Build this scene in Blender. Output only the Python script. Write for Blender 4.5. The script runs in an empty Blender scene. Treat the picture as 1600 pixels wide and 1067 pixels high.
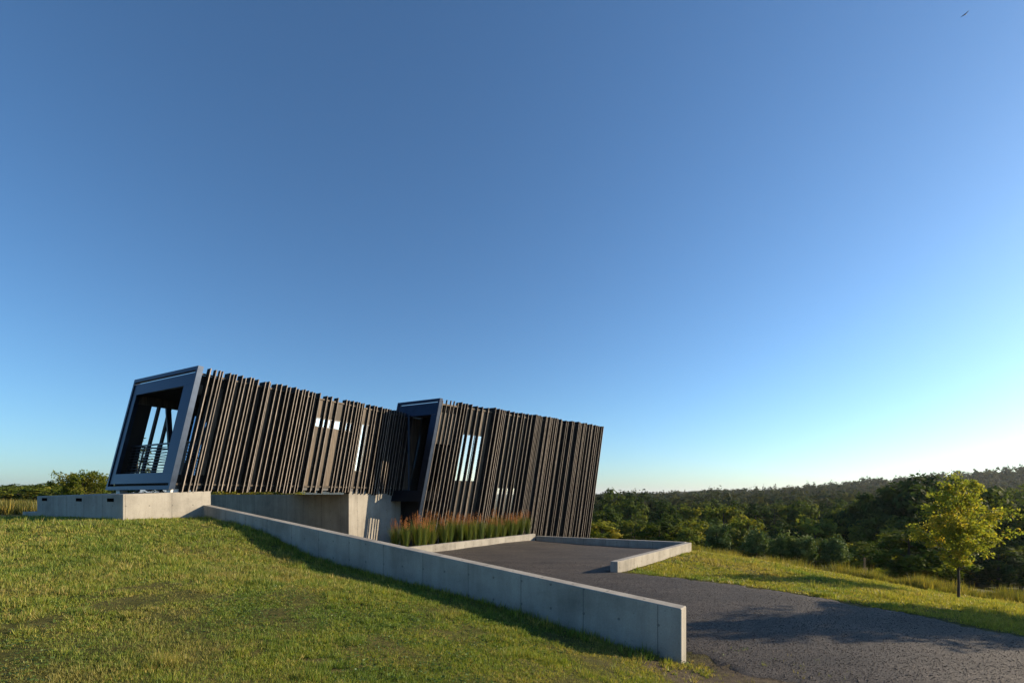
import bpy, bmesh, math, random
import numpy as np
from mathutils import Vector

# ------------------------------------------------------------------ camera, sky, sun, exposure
scene = bpy.context.scene
COL = scene.collection
EYE = 2.45
cam_d = bpy.data.cameras.new('camera'); cam = bpy.data.objects.new('camera', cam_d); COL.objects.link(cam)
cam.location = (0, 0, EYE); cam.rotation_euler = (math.radians(90), 0, 0)
cam_d.sensor_width = 36.0; cam_d.lens = 765.0 / 1600.0 * 36.0
cam_d.shift_y = (774 - 533.5) / 1600.0
cam_d.clip_start = 0.1; cam_d.clip_end = 30000
scene.camera = cam

SUN_EL, SUN_AZ = math.radians(18.0), math.radians(77.0)        # azimuth clockwise from +Y
S = Vector((math.cos(SUN_EL) * math.sin(SUN_AZ), math.cos(SUN_EL) * math.cos(SUN_AZ), math.sin(SUN_EL)))
world = bpy.data.worlds.new('World'); scene.world = world; world.use_nodes = True
wn = world.node_tree.nodes; wl = world.node_tree.links
bg = wn['Background']; bg.inputs['Strength'].default_value = 0.098
sky = wn.new('ShaderNodeTexSky'); sky.sky_type = 'NISHITA'; sky.sun_disc = False
sky.sun_elevation = SUN_EL; sky.sun_rotation = SUN_AZ
sky.altitude = 500; sky.air_density = 1.0; sky.dust_density = 0.9; sky.ozone_density = 5.2
gam = wn.new('ShaderNodeGamma'); gam.inputs[1].default_value = 1.10
wl.new(sky.outputs[0], gam.inputs[0]); wb = wn.new('ShaderNodeMix'); wb.data_type = 'RGBA'; wb.blend_type = 'MULTIPLY'; wb.inputs[0].default_value = 1; wb.inputs[7].default_value = (0.92, 1.01, 0.95, 1)   # white balance
wl.new(gam.outputs[0], wb.inputs[6]); wl.new(wb.outputs[2], bg.inputs['Color'])
sd = bpy.data.lights.new('sun', 'SUN'); sd.energy = 5.0; sd.angle = math.radians(0.5); sd.color = (1.0, 0.80, 0.55)
sun = bpy.data.objects.new('sun', sd); COL.objects.link(sun)
sun.rotation_euler = (-S).to_track_quat('-Z', 'Y').to_euler()
sun.location = (40, 10, 30)
vs = scene.view_settings
vs.view_transform = 'Standard'; vs.look = 'None'; vs.gamma = 1.0; vs.use_curve_mapping = False; vs.exposure = 0.75

rng = np.random.default_rng(7)
random.seed(7)

# ------------------------------------------------------------------ helpers
def put(name, mesh, mat=None, parent=None, loc=None):
    o = bpy.data.objects.new(name, mesh); COL.objects.link(o)
    if mat is not None and not mesh.materials:
        for m in (mat if isinstance(mat, (list, tuple)) else [mat]): mesh.materials.append(m)
    if parent is not None: o.parent = parent
    if loc is not None: o.location = loc
    return o
def empty(name, loc=(0, 0, 0), rz=0.0):
    o = bpy.data.objects.new(name, None); COL.objects.link(o); o.location = loc; o.rotation_euler.z = rz
    o.empty_display_size = 0.3
    return o
def tag(o, label=None, cat=None, group=None, kind=None):
    if label: o['label'] = label
    if cat: o['category'] = cat
    if group: o['group'] = group
    if kind: o['kind'] = kind
    return o

def np_mesh(name, verts, faces, n, col=None, smooth=False):
    """verts (N,3), faces (M,n) as a mesh, optional per-vertex colour."""
    me = bpy.data.meshes.new(name)
    verts = np.ascontiguousarray(verts, dtype=np.float32); faces = np.ascontiguousarray(faces, dtype=np.int32)
    me.vertices.add(len(verts)); me.vertices.foreach_set('co', verts.ravel())
    me.loops.add(faces.size); me.loops.foreach_set('vertex_index', faces.ravel())
    me.polygons.add(len(faces))
    me.polygons.foreach_set('loop_start', np.arange(0, faces.size, n, dtype=np.int32))
    me.polygons.foreach_set('loop_total', np.full(len(faces), n, dtype=np.int32))
    if smooth: me.polygons.foreach_set('use_smooth', np.ones(len(faces), dtype=bool))
    me.update(calc_edges=True)
    if col is not None:
        a = me.color_attributes.new('Col', 'FLOAT_COLOR', 'POINT')
        c = np.ones((len(verts), 4), dtype=np.float32); c[:, :3] = col
        a.data.foreach_set('color', c.ravel())
    return me

class MB:
    """collects hexahedra / polygons, builds one mesh"""
    def __init__(s): s.v = []; s.f = []
    def hexa(s, c):
        b = len(s.v); s.v += [tuple(p) for p in c]
        for q in ((0, 3, 2, 1), (4, 5, 6, 7), (0, 1, 5, 4), (1, 2, 6, 5), (2, 3, 7, 6), (3, 0, 4, 7)):
            s.f.append([b + i for i in q])
        return s
    def box(s, x0, x1, y0, y1, z0, z1):
        return s.hexa([(x0, y0, z0), (x1, y0, z0), (x1, y1, z0), (x0, y1, z0), (x0, y0, z1), (x1, y0, z1), (x1, y1, z1), (x0, y1, z1)])
    def prism(s, base, top):
        n = len(base); b = len(s.v); s.v += [tuple(p) for p in base] + [tuple(p) for p in top]
        s.f.append([b + i for i in reversed(range(n))]); s.f.append([b + n + i for i in range(n)])
        for i in range(n):
            j = (i + 1) % n; s.f.append([b + i, b + j, b + n + j, b + n + i])
        return s
    def tube(s, pts, radii, seg=6):
        prev = None
        for i, p in enumerate(pts):
            p = Vector(p); q = Vector(pts[min(i + 1, len(pts) - 1)]) - Vector(pts[max(i - 1, 0)])
            q.normalize(); a = q.orthogonal().normalized(); c = q.cross(a)
            b = len(s.v)
            for k in range(seg):
                t = 2 * math.pi * k / seg; s.v.append(tuple(p + radii[i] * (math.cos(t) * a + math.sin(t) * c)))
            if prev is not None:
                for k in range(seg):
                    s.f.append([prev + k, prev + (k + 1) % seg, b + (k + 1) % seg, b + k])
            prev = b
        s.f.append([prev + k for k in range(seg)])
        return s
    def mesh(s, name, fix=True, bevel=0.0):
        me = bpy.data.meshes.new(name); me.from_pydata(s.v, [], s.f)
        bm = bmesh.new(); bm.from_mesh(me)
        if fix: bmesh.ops.recalc_face_normals(bm, faces=bm.faces)
        if bevel > 0: bmesh.ops.bevel(bm, geom=list(bm.edges), offset=bevel, segments=1, affect='EDGES')
        bm.to_mesh(me); bm.free()
        return me
    def build(s, name, mat, parent=None, loc=None, bevel=0.0):
        return put(name, s.mesh(name, bevel=bevel), mat, parent, loc)

# ------------------------------------------------------------------ materials
def mat_new(name):
    m = bpy.data.materials.new(name); m.use_nodes = True
    nt = m.node_tree; p = nt.nodes['Principled BSDF']
    return m, nt, nt.nodes, nt.links, p
def N(nodes, kind, **kw):
    n = nodes.new(kind)
    for k_, v in kw.items():
        if k_.startswith('in_'): n.inputs[int(k_[3:])].default_value = v
        else: setattr(n, k_, v)
    return n
def ramp(nodes, stops):
    r = nodes.new('ShaderNodeValToRGB'); e = r.color_ramp.elements
    while len(e) < len(stops): e.new(0.5)
    for i, (p, c) in enumerate(stops):
        e[i].position = p; e[i].color = (*c, 1) if len(c) == 3 else c
    return r
def noise(nodes, links, vec, scale, detail=4, rough=0.6):
    n = nodes.new('ShaderNodeTexNoise'); n.inputs['Scale'].default_value = scale
    n.inputs['Detail'].default_value = detail; n.inputs['Roughness'].default_value = rough
    if vec is not None: links.new(vec, n.inputs['Vector'])
    return n
def mapping(nodes, links, vec, scale):
    m = nodes.new('ShaderNodeMapping'); m.inputs['Scale'].default_value = scale; links.new(vec, m.inputs['Vector'])
    return m.outputs[0]
def mixc(nodes, links, fac, a, b, mode='MIX'):
    m = nodes.new('ShaderNodeMix'); m.data_type = 'RGBA'; m.blend_type = mode
    for sock, v in ((m.inputs[0], fac), (m.inputs[6], a), (m.inputs[7], b)):
        if hasattr(v, 'default_value') or hasattr(v, 'is_linked'): links.new(v, sock)
        else: sock.default_value = v if not isinstance(v, tuple) or len(v) == 4 else (*v, 1)
    return m.outputs[2]
def bump(nodes, links, h, p, strength, dist):
    b = nodes.new('ShaderNodeBump'); b.inputs['Strength'].default_value = strength; b.inputs['Distance'].default_value = dist
    links.new(h, b.inputs['Height']); links.new(b.outputs[0], p.inputs['Normal'])
    return b

def mk_concrete(name, tint=(1.03, 1, .93)):
    # uses UV in metres (u along the wall, v up): form joints every 1.22 m, tie holes, water streaks
    m, nt, n, l, p = mat_new(name)
    tc = n.new('ShaderNodeTexCoord'); uv = tc.outputs['UV']
    big = noise(n, l, mapping(n, l, uv, (0.7, 0.9, 1)), 1.0, 5, 0.6)
    streak = noise(n, l, mapping(n, l, uv, (3.2, 0.5, 1)), 1.0, 6, 0.6)
    fine = noise(n, l, tc.outputs['Object'], 45, 4, 0.7)
    r1 = ramp(n, [(0.32, (0.23 * tint[0], 0.222 * tint[1], 0.207 * tint[2])), (0.5, (0.33 * tint[0], 0.32 * tint[1], 0.297 * tint[2])), (0.7, (0.40 * tint[0], 0.387 * tint[1], 0.36 * tint[2]))])
    l.new(big.outputs[0], r1.inputs[0])
    r2 = ramp(n, [(0.32, (0.70, 0.69, 0.68)), (0.58, (1, 1, 1))]); l.new(streak.outputs[0], r2.inputs[0])
    c = mixc(n, l, 0.85, r1.outputs[0], r2.outputs[0], 'MULTIPLY')
    r3 = ramp(n, [(0.3, (0.86, 0.86, 0.86)), (0.7, (1.08, 1.08, 1.08))]); l.new(fine.outputs[0], r3.inputs[0])
    c = mixc(n, l, 1.0, c, r3.outputs[0], 'MULTIPLY')
    sx = n.new('ShaderNodeSeparateXYZ'); l.new(uv, sx.inputs[0])
    def M(op, a, b=None):
        q = n.new('ShaderNodeMath'); q.operation = op
        for i, v in enumerate((a, b)):
            if v is None: continue
            if isinstance(v, (int, float)): q.inputs[i].default_value = v
            else: l.new(v, q.inputs[i])
        return q.outputs[0]
    jx = M('PINGPONG', sx.outputs[0], 0.61)
    joint = M('LESS_THAN', jx, 0.006)
    # bug holes and tie holes
    vo = n.new('ShaderNodeTexVoronoi'); vo.inputs['Scale'].default_value = 9; l.new(uv, vo.inputs['Vector'])
    pore = M('LESS_THAN', vo.outputs['Distance'], 0.09)
    tx = M('SUBTRACT', M('PINGPONG', M('ADD', sx.outputs[0], 0.30), 0.61), 0.31)
    ty = M('SUBTRACT', M('PINGPONG', M('ADD', sx.outputs[1], 0.05), 0.40), 0.20)
    hole = M('LESS_THAN', M('ADD', M('MULTIPLY', tx, tx), M('MULTIPLY', ty, ty)), 0.00048)
    dk = M('MAXIMUM', M('MULTIPLY', joint, 0.75), M('MAXIMUM', M('MULTIPLY', pore, 0.35), M('MULTIPLY', hole, 0.6)))
    c = mixc(n, l, dk, c, (0.08, 0.075, 0.07))
    l.new(c, p.inputs['Base Color']); p.inputs['Roughness'].default_value = 0.85
    hh = M('SUBTRACT', M('ADD', M('MULTIPLY', fine.outputs[0], 0.4), M('MULTIPLY', streak.outputs[0], 0.15)), dk)
    bump(n, l, hh, p, 0.35, 0.012)
    return m
def mk_wood(name, c0, c1, c2, rough=0.6, spec=0.4, vary=0.25):
    m, nt, n, l, p = mat_new(name)
    tc = n.new('ShaderNodeTexCoord'); oi = n.new('ShaderNodeObjectInfo')
    va = n.new('ShaderNodeVectorMath'); va.operation = 'ADD'; l.new(tc.outputs['Object'], va.inputs[0])
    sc = n.new('ShaderNodeVectorMath'); sc.operation = 'SCALE'; sc.inputs[3].default_value = 37.0
    l.new(oi.outputs['Random'], sc.inputs[0]); l.new(oi.outputs['Random'], sc.inputs[0])
    l.new(sc.outputs[0], va.inputs[1])
    g = noise(n, l, mapping(n, l, va.outputs[0], (22, 22, 1.1)), 1.0, 6, 0.7)
    r = ramp(n, [(0.28, c0), (0.5, c1), (0.74, c2)]); l.new(g.outputs[0], r.inputs[0])
    w = noise(n, l, mapping(n, l, va.outputs[0], (1.2, 1.2, 0.5)), 1.0, 3, 0.5)
    rw = ramp(n, [(0.35, (0.72, 0.72, 0.74)), (0.65, (1.15, 1.12, 1.08))]); l.new(w.outputs[0], rw.inputs[0])
    c = mixc(n, l, 1.0, r.outputs[0], rw.outputs[0], 'MULTIPLY')
    rr = ramp(n, [(0.0, (1 - vary,) * 3), (1.0, (1 + vary, 1 + vary * .9, 1 + vary * .75))]); l.new(oi.outputs['Random'], rr.inputs[0])
    c = mixc(n, l, 1.0, c, rr.outputs[0], 'MULTIPLY')
    l.new(c, p.inputs['Base Color']); p.inputs['Roughness'].default_value = rough
    p.inputs['Specular IOR Level'].default_value = spec
    bump(n, l, g.outputs[0], p, 0.5, 0.006)
    return m
def mk_plain(name, c, rough=0.5, metal=0.0, spec=0.5, var=0.15, scale=6):
    m, nt, n, l, p = mat_new(name)
    tc = n.new('ShaderNodeTexCoord'); g = noise(n, l, tc.outputs['Object'], scale, 5, 0.65)
    r = ramp(n, [(0.3, tuple(x * (1 - var) for x in c)), (0.7, tuple(x * (1 + var) for x in c))]); l.new(g.outputs[0], r.inputs[0])
    l.new(r.outputs[0], p.inputs['Base Color']); p.inputs['Metallic'].default_value = metal
    p.inputs['Specular IOR Level'].default_value = spec
    rr = n.new('ShaderNodeMapRange'); rr.inputs[3].default_value = rough * 0.8; rr.inputs[4].default_value = min(1, rough * 1.25)
    l.new(g.outputs[0], rr.inputs[0]); l.new(rr.outputs[0], p.inputs['Roughness'])
    return m
def mk_leaf(name, tint=(1, 1, 1), trans=0.35, rough=0.55, spec=0.25, vary=1.0):
    m, nt, n, l, p = mat_new(name)
    at = n.new('ShaderNodeAttribute'); at.attribute_name = 'Col'
    oi = n.new('ShaderNodeObjectInfo')
    rr = ramp(n, [(0.0, (1 - .18 * vary, 1 - .14 * vary, 1 - .2 * vary)), (0.5, (1, 1, 1)), (1.0, (1 + .22 * vary, 1 + .14 * vary, 1 - .05 * vary))]); l.new(oi.outputs['Random'], rr.inputs[0])
    c = mixc(n, l, 1.0, at.outputs['Color'], rr.outputs[0], 'MULTIPLY')
    c = mixc(n, l, 1.0, c, tint, 'MULTIPLY')
    l.new(c, p.inputs['Base Color']); p.inputs['Roughness'].default_value = rough
    p.inputs['Specular IOR Level'].default_value = spec
    t = n.new('ShaderNodeBsdfTranslucent')
    ct = mixc(n, l, 1.0, c, (1.4, 1.38, 0.65), 'MULTIPLY'); l.new(ct, t.inputs['Color'])
    mx = n.new('ShaderNodeMixShader'); mx.inputs[0].default_value = trans
    l.new(p.outputs[0], mx.inputs[1]); l.new(t.outputs[0], mx.inputs[2])
    l.new(mx.outputs[0], n['Material Output'].inputs['Surface'])
    return m
def mk_bark(name, c):
    m, nt, n, l, p = mat_new(name)
    tc = n.new('ShaderNodeTexCoord'); g = noise(n, l, mapping(n, l, tc.outputs['Object'], (14, 14, 3)), 1.0, 6, 0.7)
    r = ramp(n, [(0.3, tuple(x * 0.5 for x in c)), (0.7, tuple(x * 1.3 for x in c))]); l.new(g.outputs[0], r.inputs[0])
    l.new(r.outputs[0], p.inputs['Base Color']); p.inputs['Roughness'].default_value = 0.9
    bump(n, l, g.outputs[0], p, 0.8, 0.02)
    return m
def mk_ground():
    m, nt, n, l, p = mat_new('lawn_soil')
    ge = n.new('ShaderNodeNewGeometry'); pos = ge.outputs['Position']
    a = noise(n, l, pos, 0.55, 6, 0.7); b = noise(n, l, pos, 9.0, 6, 0.75); d = noise(n, l, pos, 0.02, 4, 0.6)
    ra = ramp(n, [(0.30, (0.055, 0.062, 0.016)), (0.5, (0.08, 0.08, 0.022)), (0.72, (0.14, 0.11, 0.045))]); l.new(a.outputs[0], ra.inputs[0])
    rb = ramp(n, [(0.3, (0.45, 0.45, 0.45)), (0.7, (1.35, 1.35, 1.25))]); l.new(b.outputs[0], rb.inputs[0])
    c = mixc(n, l, 1.0, ra.outputs[0], rb.outputs[0], 'MULTIPLY')
    at = n.new('ShaderNodeAttribute'); at.attribute_name = 'Col'     # R: bare soil, G: woodland floor
    sp = n.new('ShaderNodeSeparateColor'); l.new(at.outputs['Color'], sp.inputs[0])
    rs = ramp(n, [(0.3, (0.055, 0.042, 0.028)), (0.7, (0.13, 0.105, 0.075))]); l.new(b.outputs[0], rs.inputs[0])
    c = mixc(n, l, sp.outputs[0], c, rs.outputs[0])
    rf = ramp(n, [(0.3, (0.022, 0.035, 0.012)), (0.7, (0.05, 0.06, 0.02))]); l.new(d.outputs[0], rf.inputs[0])
    c = mixc(n, l, sp.outputs[1], c, rf.outputs[0])
    l.new(c, p.inputs['Base Color']); p.inputs['Roughness'].default_value = 0.95; p.inputs['Specular IOR Level'].default_value = 0.1
    bump(n, l, b.outputs[0], p, 0.9, 0.05)
    return m
def mk_gravel():
    m, nt, n, l, p = mat_new('gravel')
    ge = n.new('ShaderNodeNewGeometry'); pos = ge.outputs['Position']
    v = n.new('ShaderNodeTexVoronoi'); v.inputs['Scale'].default_value = 60; l.new(pos, v.inputs['Vector'])
    v2 = n.new('ShaderNodeTexVoronoi'); v2.inputs['Scale'].default_value = 120; l.new(pos, v2.inputs['Vector'])
    a = noise(n, l, pos, 0.5, 5, 0.65); b = noise(n, l, pos, 9, 6, 0.8)
    bw = n.new('ShaderNodeSeparateColor'); l.new(v2.outputs['Color'], bw.inputs[0])
    rb2 = ramp(n, [(0.34, (0.42, 0.42, 0.42)), (0.66, (1.6, 1.56, 1.5))]); l.new(b.outputs[0], rb2.inputs[0])
    r = ramp(n, [(0.0, (0.017, 0.0142, 0.0128)), (0.55, (0.042, 0.0355, 0.031)), (0.9, (0.076, 0.065, 0.056)), (1.0, (0.155, 0.132, 0.112))]); l.new(bw.outputs[0], r.inputs[0])
    ra = ramp(n, [(0.3, (0.72, 0.72, 0.74)), (0.7, (1.25, 1.2, 1.14))]); l.new(a.outputs[0], ra.inputs[0])
    c = mixc(n, l, 1.0, r.outputs[0], ra.outputs[0], 'MULTIPLY'); c = mixc(n, l, 1.0, c, rb2.outputs[0], 'MULTIPLY')
    mp_ = n.new('ShaderNodeMapping'); mp_.inputs['Rotation'].default_value = (0, 0, math.radians(62)); mp_.inputs['Scale'].default_value = (.12, 1.5, 1); l.new(pos, mp_.inputs['Vector'])
    tr = noise(n, l, mp_.outputs[0], 1.0, 3, .5); rt = ramp(n, [(0.35, (0.78, 0.78, 0.78)), (0.65, (1.22, 1.2, 1.17))]); l.new(tr.outputs[0], rt.inputs[0])
    c = mixc(n, l, 1.0, c, rt.outputs[0], 'MULTIPLY')   # wheel-worn bands along the drive
    l.new(c, p.inputs['Base Color']); p.inputs['Roughness'].default_value = 0.8
    mm = n.new('ShaderNodeMath'); mm.operation = 'ADD'; l.new(v.outputs['Distance'], mm.inputs[0]); l.new(v2.outputs['Distance'], mm.inputs[1])
    inv = n.new('ShaderNodeMath'); inv.operation = 'MULTIPLY'; inv.inputs[1].default_value = -1; l.new(mm.outputs[0], inv.inputs[0])
    ad = n.new('ShaderNodeMath'); ad.operation = 'ADD'; l.new(inv.outputs[0], ad.inputs[0]); l.new(b.outputs[0], ad.inputs[1])
    bump(n, l, ad.outputs[0], p, 0.5, 0.008)
    return m
def mk_glass(name, refl=0.85, c=(0.72, 0.78, 0.84)):
    # coated pane: mirror over a dark, see-through body
    m, nt, n, l, p = mat_new(name)
    g = n.new('ShaderNodeBsdfGlossy'); g.inputs['Roughness'].default_value = 0.015; g.inputs['Color'].default_value = (*c, 1)
    t = n.new('ShaderNodeBsdfTransparent'); t.inputs['Color'].default_value = (0.55, 0.6, 0.6, 1)
    mx = n.new('ShaderNodeMixShader')
    lw = n.new('ShaderNodeFresnel'); lw.inputs['IOR'].default_value = 1.6
    mr = n.new('ShaderNodeMapRange'); mr.inputs[3].default_value = refl; mr.inputs[4].default_value = 1.0
    l.new(lw.outputs[0], mr.inputs[0]); l.new(mr.outputs[0], mx.inputs[0])
    l.new(t.outputs[0], mx.inputs[1]); l.new(g.outputs[0], mx.inputs[2]); l.new(mx.outputs[0], n['Material Output'].inputs['Surface'])
    return m

M = {}
M['concrete'] = mk_concrete('cast_concrete')
M['concrete_warm'] = mk_concrete('bounce_tinted_concrete', (1.12, .95, .74))  # garden wall: warm bounced light put into the tint
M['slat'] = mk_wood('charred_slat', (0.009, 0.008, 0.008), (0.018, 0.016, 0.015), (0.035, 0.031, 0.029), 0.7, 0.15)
M['slat_edge'] = mk_wood('sunlit_slat_edge', (0.09, 0.078, 0.070), (0.20, 0.176, 0.158), (0.34, 0.306, 0.280), 0.6, 0.3, 0.35)  # outer slat edge kept paler than its faces: sunlight put into the colour
M['board'] = mk_wood('charred_board', (0.022, 0.017, 0.013), (0.064, 0.050, 0.037), (0.15, 0.118, 0.088), 0.6, 0.3, 0.5)
M['metal'] = mk_plain('blue_black_steel', (0.016, 0.025, 0.044), 0.34, 0.8, 0.5, 0.18, 3)
M['dark'] = mk_plain('black_steel', (0.022, 0.022, 0.025), 0.45, 0.3, 0.5, 0.2, 5)
M['soffit'] = mk_plain('dark_soffit', (0.02, 0.016, 0.013), 0.7, 0, 0.2, 0.25, 4)
M['inside'] = mk_plain('dim_interior', (0.06, 0.055, 0.05), 0.8, 0, 0.2, 0.2, 2)
M['void'] = mk_plain('unlit_recess', (0.004, 0.004, 0.004), 1.0, 0, 0.0, 0.1, 4)  # black colour stands in for the shade inside the vent slots
M['white'] = mk_plain('white_block', (0.78, 0.76, 0.72), 0.6, 0, 0.4, 0.05, 8)
M['glass'] = mk_glass('coated_glass', 0.55)
M['glass_clear'] = mk_glass('clear_glass', 0.12, (0.9, 0.93, 0.95))
M['ground'] = mk_ground()
M['gravel'] = mk_gravel()
M['leaf'] = mk_leaf('leaf', (1.8, 1.8, 1.35), 0.32, 0.8, 0.06, 2.6)
M['leaf_far'] = mk_leaf('leaf_far', (1.1, 1.1, 1), 0.18, 0.9, 0.04)
M['leaf_gold'] = mk_leaf('leaf_gold', (1.4, 1.4, 1.2), 0.55, 0.6, 0.15)
M['grass'] = mk_leaf('grass_blade', (1, 1, 1), 0.35, 0.5, 0.3)
M['needle'] = mk_leaf('needle', (1.2, 1.2, 1.1), 0.15, 0.7, 0.1)
M['bark'] = mk_bark('bark', (0.06, 0.048, 0.038))
M['stone'] = None

# ------------------------------------------------------------------ terrain
WA = np.array([-10.04, 15.90]); WB = np.array([2.42, 7.00])      # long low wall, lawn-side line (plinth end, free end)
WLEN = float(np.linalg.norm(WB - WA)); WD = (WB - WA) / WLEN; WN = np.array([WD[1], -WD[0]])   # WN points to the lawn
if WN[1] > 0: WN = -WN
WT = 0.25
def rbf(pts):
    P_ = np.array(pts, float); xy = P_[:, :2]; n_ = len(P_)
    D = np.linalg.norm(xy[:, None] - xy[None], axis=2)
    A = np.zeros((n_ + 3, n_ + 3)); A[:n_, :n_] = -np.sqrt(D * D + 1.0); A[:n_, n_] = 1; A[:n_, n_ + 1:] = xy; A[n_:, :n_] = A[:n_, n_:].T
    b = np.zeros(n_ + 3); b[:n_] = P_[:, 2]; w = np.linalg.solve(A, b)
    def f(x, y):
        sh = x.shape; q = np.stack([x.ravel(), y.ravel()], 1); out = np.empty(len(q))
        for i in range(0, len(q), 20000):
            s_ = q[i:i + 20000]; d = np.linalg.norm(s_[:, None] - xy[None], axis=2)
            out[i:i + 20000] = -np.sqrt(d * d + 1.0) @ w[:n_] + w[n_] + s_ @ w[n_ + 1:]
        return out.reshape(sh)
    return f
def onwall(t, off): p = WA + WD * WLEN * t + WN * off; return p[0], p[1]
shared = [(4.2, 5.6, 0.0), (7.0, 3.2, -0.1), (11, 0, -0.3), (18, -4, -0.8), (-14, 19.6, 1.68), (-19, 23, 1.55), (-30, 30, 1.3), (-40, 45, 1.25)]
ptsL = [(*onwall(t, 0.02), z) for t, z in ((0, 1.70), (.12, 1.60), (.249, 1.39), (.34, 1.10), (.425, .86), (.632, .58), (.823, .36), (.92, .17), (1, .05))]
ptsL += [(-11.1, 13.9, 1.74), (-13.6, 15.2, 1.73), (-16.3, 16.7, 1.70), (-20.9, 20, 1.43), (-26, 18, 1.5), (-12, 9, 1.42), (-8, 11.5, 1.45), (-6, 7, 1.14), (-3, 8.5, .86), (-3, 4, .92),
         (0, 0, .80), (0, 4.2, .66), (1.2, 6.2, .30), (2.4, 5.2, .18), (-8, 2, 1.15), (-16, 6, 1.5), (-20, -2, 1.3), (0, -12, .7), (-14, -14, 1.1), (10, -12, -.2)] + shared
ptsR = [(x, y, 0.0) for x, y in ((-9.0, 17.2), (-7.5, 18), (-5, 18), (-4, 16), (-2, 20), (0, 22), (1, 26), (3, 15), (3, 19), (7, 21.5), (2, 12), (5, 14), (0, 13), (4, 10), (6, 11), (3, 7.4), (2.2, 8.2), (-2, 11.5), (5.5, 7), (-6, 21), (-10, 22))]
ptsR += [(7.3, 12.4, -.03), (7, 8.5, -.05), (9.3, 9.2, -.15), (12, 4, -.35), (16, 8, -.7), (8.3, 22, -.09), (6.0, 18.7, -.04), (3.7, 15.6, -.02), (9.5, 15.5, -.28), (13, 20, -.72), (15.5, 17, -1.13), (11, 24, -.6), (20, 13.5, -1.3),
         (-2, 30, 0), (4, 34, -.9), (9, 31, -1.1), (-14, 25, .7), (-18, 32, 1.2), (-10, 34, .8), (16, 27, -1.9), (22, 22, -2.3), (28, 16, -2.6), (30, 30, -3.4), (14, 36, -2.3), (24, 38, -3.2), (4, 45, -2.2), (-12, 50, 0.3), (-30, 55, 1.1)] + shared
hLf, hRf = rbf(ptsL), rbf(ptsR)
def sstep(a, b, x): t = np.clip((x - a) / (b - a), 0, 1); return t * t * (3 - 2 * t)
def h_far(x, y):
    d = np.hypot(x, y); s_ = np.maximum(x * 0.62 + y * 0.78 - 22, 0)
    valley = -13.5 * (1 - np.exp(-s_ / 62.0))
    right = sstep(-0.55, 0.05, x / (np.abs(y) + 5.0))
    z = 1.2 * (1 - right) + valley * right
    # wooded hill to the right and low blue ridges far off
    ang = np.arctan2(x, np.maximum(y, 1e-3))
    hill = 63 * np.exp(-(((x - 980) / 520) ** 2 + ((y - 620) / 300) ** 2))
    z = z + hill * sstep(200, 420, d)
    z = z + sstep(1800, 4200, d) * (1 - sstep(5200, 9000, d)) * (36 + 20 * np.sin(ang * 9 - 2.2) + 7 * np.sin(ang * 31 + 2))
    z = z + sstep(60, 200, d) * 1.5 * np.sin(x * 0.021 + 1) * np.sin(y * 0.017)
    return z
def height(x, y):
    x = np.asarray(x, float); y = np.asarray(y, float)
    rel = np.stack([x - WA[0], y - WA[1]], -1); b = rel @ WN + WT * 0.5
    zl, zr = hLf(x, y), hRf(x, y)
    near = np.where(b > 0, zl, zr)
    d = np.hypot(x - 2, y - 12)
    w = sstep(26, 52, d)
    return near * (1 - w) + h_far(x, y) * w
def H1(x, y): return float(height(np.array([x]), np.array([y]))[0])

def axis(lo, hi, step, far):
    a = list(np.arange(lo, hi + step * .5, step)); s_ = step; v = a[-1]
    while v < far: s_ *= 1.16; v += s_; a.append(v)
    s_ = step; v = a[0]
    while v > -far: s_ *= 1.16; v -= s_; a.insert(0, v)
    return np.array(a)
aa = axis(-18, 34, 0.34, 9500); bb = axis(-24, 16, 0.34, 9500)
bb = bb[np.abs(bb) > 0.12]; bb = np.sort(np.concatenate([bb, [-0.07, 0.07]]))
A_, B_ = np.meshgrid(aa, bb, indexing='ij')
# b is measured from the wall's centre line, positive towards the lawn
gx = WA[0] + A_ * WD[0] + (B_ - WT * .5) * WN[0]; gy = WA[1] + A_ * WD[1] + (B_ - WT * .5) * WN[1]
gz = height(gx, gy)
lump = 0.022 * np.sin(gx * 3.1 + 1.3 * np.sin(gy * 2.3)) * np.sin(gy * 2.7 + np.sin(gx * 1.9)) + 0.012 * np.sin(gx * 7.7) * np.sin(gy * 8.3)
gz = gz + lump * (np.hypot(gx, gy) < 40)
nA, nB = gx.shape
idx = np.arange(nA * nB).reshape(nA, nB)
faces = np.stack([idx[:-1, :-1], idx[1:, :-1], idx[1:, 1:], idx[:-1, 1:]], -1).reshape(-1, 4)
def in_poly(x, y, poly):
    x = np.asarray(x, float); y = np.asarray(y, float); r = np.zeros(x.shape, bool); n_ = len(poly)
    for i in range(n_):
        x0, y0 = poly[i]; x1, y1 = poly[(i + 1) % n_]
        c = ((y0 > y) != (y1 > y)) & (x < (x1 - x0) * (y - y0) / (y1 - y0 + 1e-12) + x0); r ^= c
    return r
def soil_mask(x, y):
    d = np.hypot((x - 3.0) / 1.5, (y - 6.2) / 1.1)
    return 1 - sstep(.55, 1.15, d + .25 * np.sin(x * 5 + y * 3) + .15 * np.sin(x * 11 - y * 7))
wood = np.maximum(sstep(48, 62, np.hypot(gx, gy)) * sstep(-0.35, -0.1, gx / (np.abs(gy) + 1)), sstep(110, 220, np.hypot(gx, gy)))
soil = soil_mask(gx, gy)
colr = np.stack([soil.ravel(), wood.ravel(), np.zeros(gx.size)], 1)
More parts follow.
